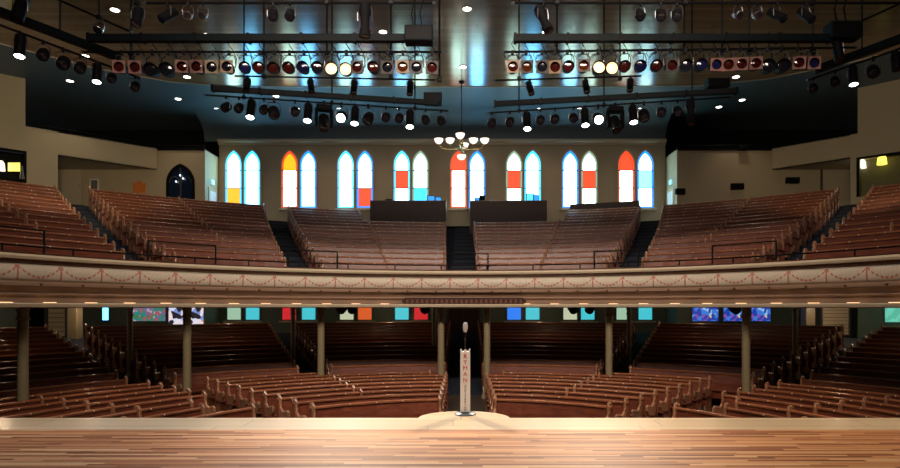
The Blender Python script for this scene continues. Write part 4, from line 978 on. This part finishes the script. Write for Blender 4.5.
BL = [(122, 'par', 'red', 'pink'), (138, 'par', 'red', 'pink'), (152.5, 'fr', 'dark', None), (168, 'fr', 'dark', None), (184, 'par', 'red', 'pink'), (199, 'par', 'red', 'pink'), (213, 'par', 'dark', 'tan'), (229, 'par', 'dark', 'tan'),
      (245.5, 'par', 'blue', None), (259.5, 'par', 'red', None), (274.5, 'par', 'red', None), (289.5, 'par', 'red', None), (304, 'par', 'blue', None), (317.5, 'par', 'dark', None), (332, 'par', 'on', None), (346.5, 'par', 'on', None),
      (358.5, 'par', 'red', 'grey'), (374, 'par', 'red', None), (388, 'par', 'dark', 'grey'), (403, 'par', 'amber', 'tan'), (417, 'par', 'dark', 'grey'), (432, 'par', 'red', 'grey')]
BR = [(512.5, 'par', 'red', 'tan'), (526, 'par', 'amber', 'grey'), (542, 'par', 'dark', 'grey'), (555, 'par', 'red', 'tan'), (567.5, 'par', 'red', None), (583, 'par', 'amber', 'grey'), (598, 'par', 'on', None), (611, 'par', 'on', None), (624, 'par', 'red', None),
      (639.5, 'par', 'blue', None), (655.5, 'par', 'red', None), (670, 'par', 'red', 'grey'), (685.5, 'par', 'dark', None), (700, 'par', 'blue', None), (714, 'par', 'blue', 'pink'), (727, 'par', 'red', 'pink'), (739.5, 'par', 'red', 'pink'), (754, 'par', 'red', 'pink'),
      (767, 'fr', 'dark', None), (781, 'fr', 'dark', None), (797, 'par', 'red', 'pink'), (811, 'par', 'blue', 'pink')]
for lst, sd in ((BL, 'left'), (BR, 'right')):
    for i, (px, kd, ln, frm) in enumerate(lst):
        py = 52 if sd == 'left' else 52-4.5*max(0, (px-503))/353
        p = at(px, py, YB)
        look = 'lit warm glowing round can lamp' if ln == 'on' else 'can lamp, %s lens' % {'red': 'dark red', 'blue': 'blue', 'amber': 'amber', 'dark': 'dark'}[ln]
        if frm: look += ', square %s frame' % {'pink': 'pink', 'tan': 'tan', 'grey': 'grey'}[frm]
        lamp('par' if kd == 'par' else 'par', (p.x, YB, p.z-0.03), 8+random.uniform(-4, 6), random.uniform(-6, 6)-p.x*1.5, '%s, %s from left in the %s row' % (look, ORD[i], sd), 'can lamps in the %s row' % sd, (1.0 if ln != 'on' else 1.12) if kd == 'par' else 1.15, ln, frm)
        if ln == 'on':
            s = spot('can_beam', (p.x, YB-0.55, p.z-0.45), (p.x*0.2, 7.8, SZ), 40, (1.0, 0.8, 0.6), 34, 0.5, 0.1)
# --- bar E: short drop lamps between B and C
YE = 16.0
bar('lighting_bar', at(236, 76, YE), at(436, 80, YE), 0.024, 'thin pipe behind the left can row with four small drop lamps'); bar('lighting_bar', at(494, 80.5, YE), at(640, 76, YE), 0.024, 'thin pipe behind the right can row with three small drop lamps')
for i, (px, py, yw) in enumerate(((247, 76.3, 0), (311, 77.5, 30), (354, 78.4, 0), (410, 79.5, 0))):
    p = at(px, py, YE); lamp('can', (p.x, YE, p.z-0.02), 70, yw, 'small black drop lamp below the left can row, %s from the left' % ORD[i], 'small drop lamps', 0.72, 'dark')
for i, (px, py, yw) in enumerate(((530, 79.5, 25), (586, 77.7, 8), (630, 76.4, -20))):
    p = at(px, py, YE); lamp('can', (p.x, YE, p.z-0.02), 65, yw, 'small black drop lamp below the right can row, %s from the left' % ORD[i], 'small drop lamps', 0.72, 'dark')
for px in (264, 391): rod(px, YE, at(0, 77, YE).z, 'thin rod holding the left pipe of small drop lamps, %s one' % ('left' if px < 300 else 'right'))
for px in (519, 620): rod(px, YE, at(0, 79, YE).z, 'thin rod holding the right pipe of small drop lamps, %s one' % ('left' if px < 600 else 'right'))
# --- bars C: beams slanting towards the middle
def Yc(px): return 17.1+(px-208)/(440-208)*1.3 if px < 464 else 18.4-(px-495)/(735-495)*1.1
def cpt(px, py): return at(px, py, Yc(px))
bar('cable_beam', cpt(213, 88.5), cpt(436, 103), 0.07, 'dark slanting beam hung above the left rear lamps', 'beam', True); bar('cable_beam', cpt(495, 104), cpt(736, 91), 0.07, 'dark slanting beam hung above the right rear lamps', 'beam', True)
bar('lighting_bar', cpt(205, 95), cpt(449, 111), 0.026, 'slanting pipe with the left rear row of lamps'); bar('lighting_bar', cpt(488, 113), cpt(732, 97), 0.026, 'slanting pipe with the right rear row of lamps')
feeder(424, 442, 94, 104.5, 18.5, 'small dark junction box at the inner end of the left rear beam', False); feeder(706, 728, 80, 88, 17.4, 'dark junction box at the outer end of the right rear beam', False)
CLs = [(226, 'fres', 0), (239, 'fres', 0), (251, 'can', 1), (264, 'fres', 0), (274, 'fresb', 0), (295, 'fres', 0), (308, 'can', 1), (324, 'mover', 0), (341.6, 'fres', 2), (355, 'can', 1), (368.5, 'fresb', 0), (386, 'fres', 0), (399, 'fres', 0), (410, 'can', 1), (425.5, 'fres', 0), (441, 'fres', 0)]
CRs = [(492, 'fres', 0), (510, 'fres', 0), (527, 'can', 1), (540.5, 'fres', 0), (555, 'fres', 0), (573.5, 'fres', 0), (585, 'can', 1), (598, 'fres', 2), (615, 'mover', 0), (633, 'can', 1), (644, 'fresb', 0), (661.5, 'fres', 0), (677.5, 'fres', 0), (690.5, 'prof', 0)]
for lst, sd in ((CLs, 'left'), (CRs, 'right')):
    for i, (px, kd, on) in enumerate(lst):
        py = 95+16*(px-205)/244 if sd == 'left' else 113-16*(px-488)/244
        p = cpt(px, py); nm = kn['fres' if kd == 'fresb' else kd]
        if on: nm = 'glaring white lamp' if on == 2 else 'black lamp with lit white lens'
        sc = {'fres': 0.95, 'fresb': 1.2, 'can': 1.0, 'mover': 1.3, 'prof': 1.0}[kd]*(1.25 if on == 2 else 1)
        tl = {'fres': 38, 'fresb': 45, 'can': 72, 'mover': 55, 'prof': 85}[kd]
        if on == 2: tl = 30
        lamp('fres' if kd == 'fresb' else kd, (p.x, p.y, p.z-0.03), tl, random.uniform(-25, 25) if not on else 0, '%s, %s from the left on the %s rear pipe' % (nm, ORD[i], sd), 'lamps on the %s rear pipe' % sd, sc, 'on' if on else 'dark')
        if on == 2: spot('rear_beam', (p.x, p.y-0.5, p.z-0.6), (p.x*0.12, 8.6, SZ), 5000, (1.0, 0.80, 0.60), 40, 1.0, 0.06)
for px in (244, 332, 415): rod(px, Yc(px)+0.02, cpt(px, 95+16*(px-205)/244).z, 'black rod carrying the left rear beam, %s of three' % {244: 'left', 332: 'middle', 415: 'right'}[px])
for px in (519, 604, 692): rod(px, Yc(px)+0.02, cpt(px, 113-16*(px-488)/244).z, 'black rod carrying the right rear beam, %s of three' % {519: 'left', 604: 'middle', 692: 'right'}[px])
# --- side bars D
def Yd(px): return 12.8+(px/130)*2.6 if px < 464 else 15.8-(px-815)/85*1.9
bar('cable_beam', at(-8, 9, 12.65), at(118, 57, 15.15), 0.085, 'thick dark beam slanting down from the top left corner', 'beam', True); bar('lighting_bar', at(-8, 22, 12.65), at(140, 78, 15.6), 0.028, 'slanting lamp pipe below the top left beam')
bar('cable_beam', at(818, 69, 15.8), at(908, 36, 13.7), 0.085, 'thick dark beam slanting up to the top right corner', 'beam', True); bar('lighting_bar', at(808, 80, 16), at(908, 46, 13.7), 0.028, 'slanting lamp pipe below the top right beam')
bar('guy_pipe', at(52, -3, 14.2), at(131, 32, 14.0), 0.026, 'thin bare pipe slanting from the picture top to the left beam', 'pipe'); bar('guy_pipe', at(855, 24, 14.0), at(908, 0, 13.2), 0.026, 'thin bare pipe slanting from the right junction box to the picture edge', 'pipe')
DLs = [(20, 'can', 1, 0.9), (43, 'fres', 0, 0.9), (63, 'fres', 0, 1.0), (80, 'fres', 0, 0.9), (97, 'can', 1, 0.85), (112, 'fres', 0, 0.8), (135, 'fres', 0, 0.8)]
DRs = [(813, 'fres', 0, 0.8), (835, 'fres', 0, 0.8), (853, 'can', 1, 0.85), (873, 'fres', 0, 1.0), (896, 'can', 0, 0.8)]
for lst, sd in ((DLs, 'left'), (DRs, 'right')):
    for i, (px, kd, on, sc) in enumerate(lst):
        if sd == 'left': t = (px+8)/148; P0, P1 = at(-8, 22, 12.65), at(140, 78, 15.6)
        else: t = (px-808)/100; P0, P1 = at(808, 80, 16), at(908, 46, 13.7)
        # point of the pipe seen at px
        best = min(((P0+(P1-P0)*(j/200)) for j in range(201)), key=lambda q: abs(464+F*q.x/q.y-px))
        nm = 'black lamp with lit white lens' if on else kn[kd]
        lamp(kd, (best.x, best.y, best.z-0.03), 78 if kd == 'can' else 45, (20 if sd == 'left' else -20), '%s, %s from the left on the slanting %s side pipe' % (nm, ORD[i], sd), 'lamps on the %s side pipe' % sd, sc, 'on' if on else 'dark')
        if on: spot('side_wall_fill', (best.x, best.y-0.1, best.z-0.85), (best.x*1.75, best.y+10, 8.5), 900, (1.0, 0.8, 0.52), 60, 0.8, 0.1)  # added fill aimed at the side walls, not where the lamp points
lamp('can', (at(20, -6, 12.9).x, 12.9, at(20, -6, 12.9).z), 70, 0, 'large black can lamp cut by the picture top, near the left corner', 'corner lamps', 1.1, 'dark')
lamp('silver', (at(99, 18, 14.0).x, 14.0, at(99, 18, 14).z), 50, 0, 'small silver lamp at the left end of the thick left beam', 'corner lamps', 0.8, 'dark')
bar('lighting_bar', at(10, -6, 12.9), at(34, -6, 12.9), 0.025, 'short pipe above the picture top in the left corner'); rod(99, 14.0, at(99, 18, 14).z, 'short rod over the small silver lamp by the left beam')
rod(20, 12.9, at(20, -6, 12.9).z, 'rod of the short pipe in the left corner'); 
for px, P0 in ((60, at(60, 36, 13.95)), (862, at(862, 52, 14.8)), (132, at(122, 60, 15.2))):
    rod(px, P0.y, P0.z, 'rod holding the side beam, %s' % {60: 'far left', 862: 'far right', 132: 'inner left'}[px])
lamp('can', (at(838, 40, 14).x, 14.0, at(838, 40, 14).z), 75, 0, 'black lamp hanging under the right junction box', 'corner lamps', 0.9, 'dark')
# --- lamps under the gallery in front of the low windows
for i, (px, Y) in enumerate(((342, 20), (352, 20.2), (573, 20), (590, 20.4), (425, 20.5), (735, 19))):
    p = at(px, 300, Y); lamp('fres', (p.x, Y, GF-0.06), 30, (-20, 15, 10, -30, 0, 20)[i], 'black lamp under the gallery in front of the low windows, %s from the left' % ORD[[0, 1, 3, 4, 2, 5][i]], 'lamps under the gallery', 1.15, 'dark')
# unseen lamps under the gallery; rear row added to light the rear walls
glob = MB().lathe([(0.0, -0.20), (0.07, -0.17), (0.10, -0.10), (0.07, -0.02), (0.0, 0.0)], 14, caps=False).mesh('unseen_globe', M['opal'], True)
for sgn in (-1, 1):
    for a, rr, en, lab in ((11, 15.8, 11, 'near the centre aisle, front row'), (34, 15.8, 11, 'between the aisles, front row'), (57, 15.5, 11, 'outermost, front row'),
                      (10, 20.4, 18, 'near the centre aisle, added rear row'), (30, 20.4, 18, 'between the aisles, added rear row'), (44, 21.5, 34, 'by the outer aisle, added rear row'), (52, 21.0, 34, 'outermost, added rear row')):
        p = pol(rr, R(a*sgn), GF-0.03); g = empty('unseen_globe_lamp', p); tag(g, 'unseen globe lamp under the gallery ceiling, %s side, %s' % (SIDE[sgn], lab), 'ceiling light', 'lamps under the gallery ceiling')
        link('unseen_globe', glob, g)
        l = bpy.data.lights.new('unseen_globe_glow', 'POINT'); l.energy = en; l.color = (1.0, 0.70, 0.45); l.shadow_soft_size = 0.1
        o = bpy.data.objects.new('unseen_globe_glow', l); COL.objects.link(o); o.parent = g; o.location = (0, 0, -0.33)
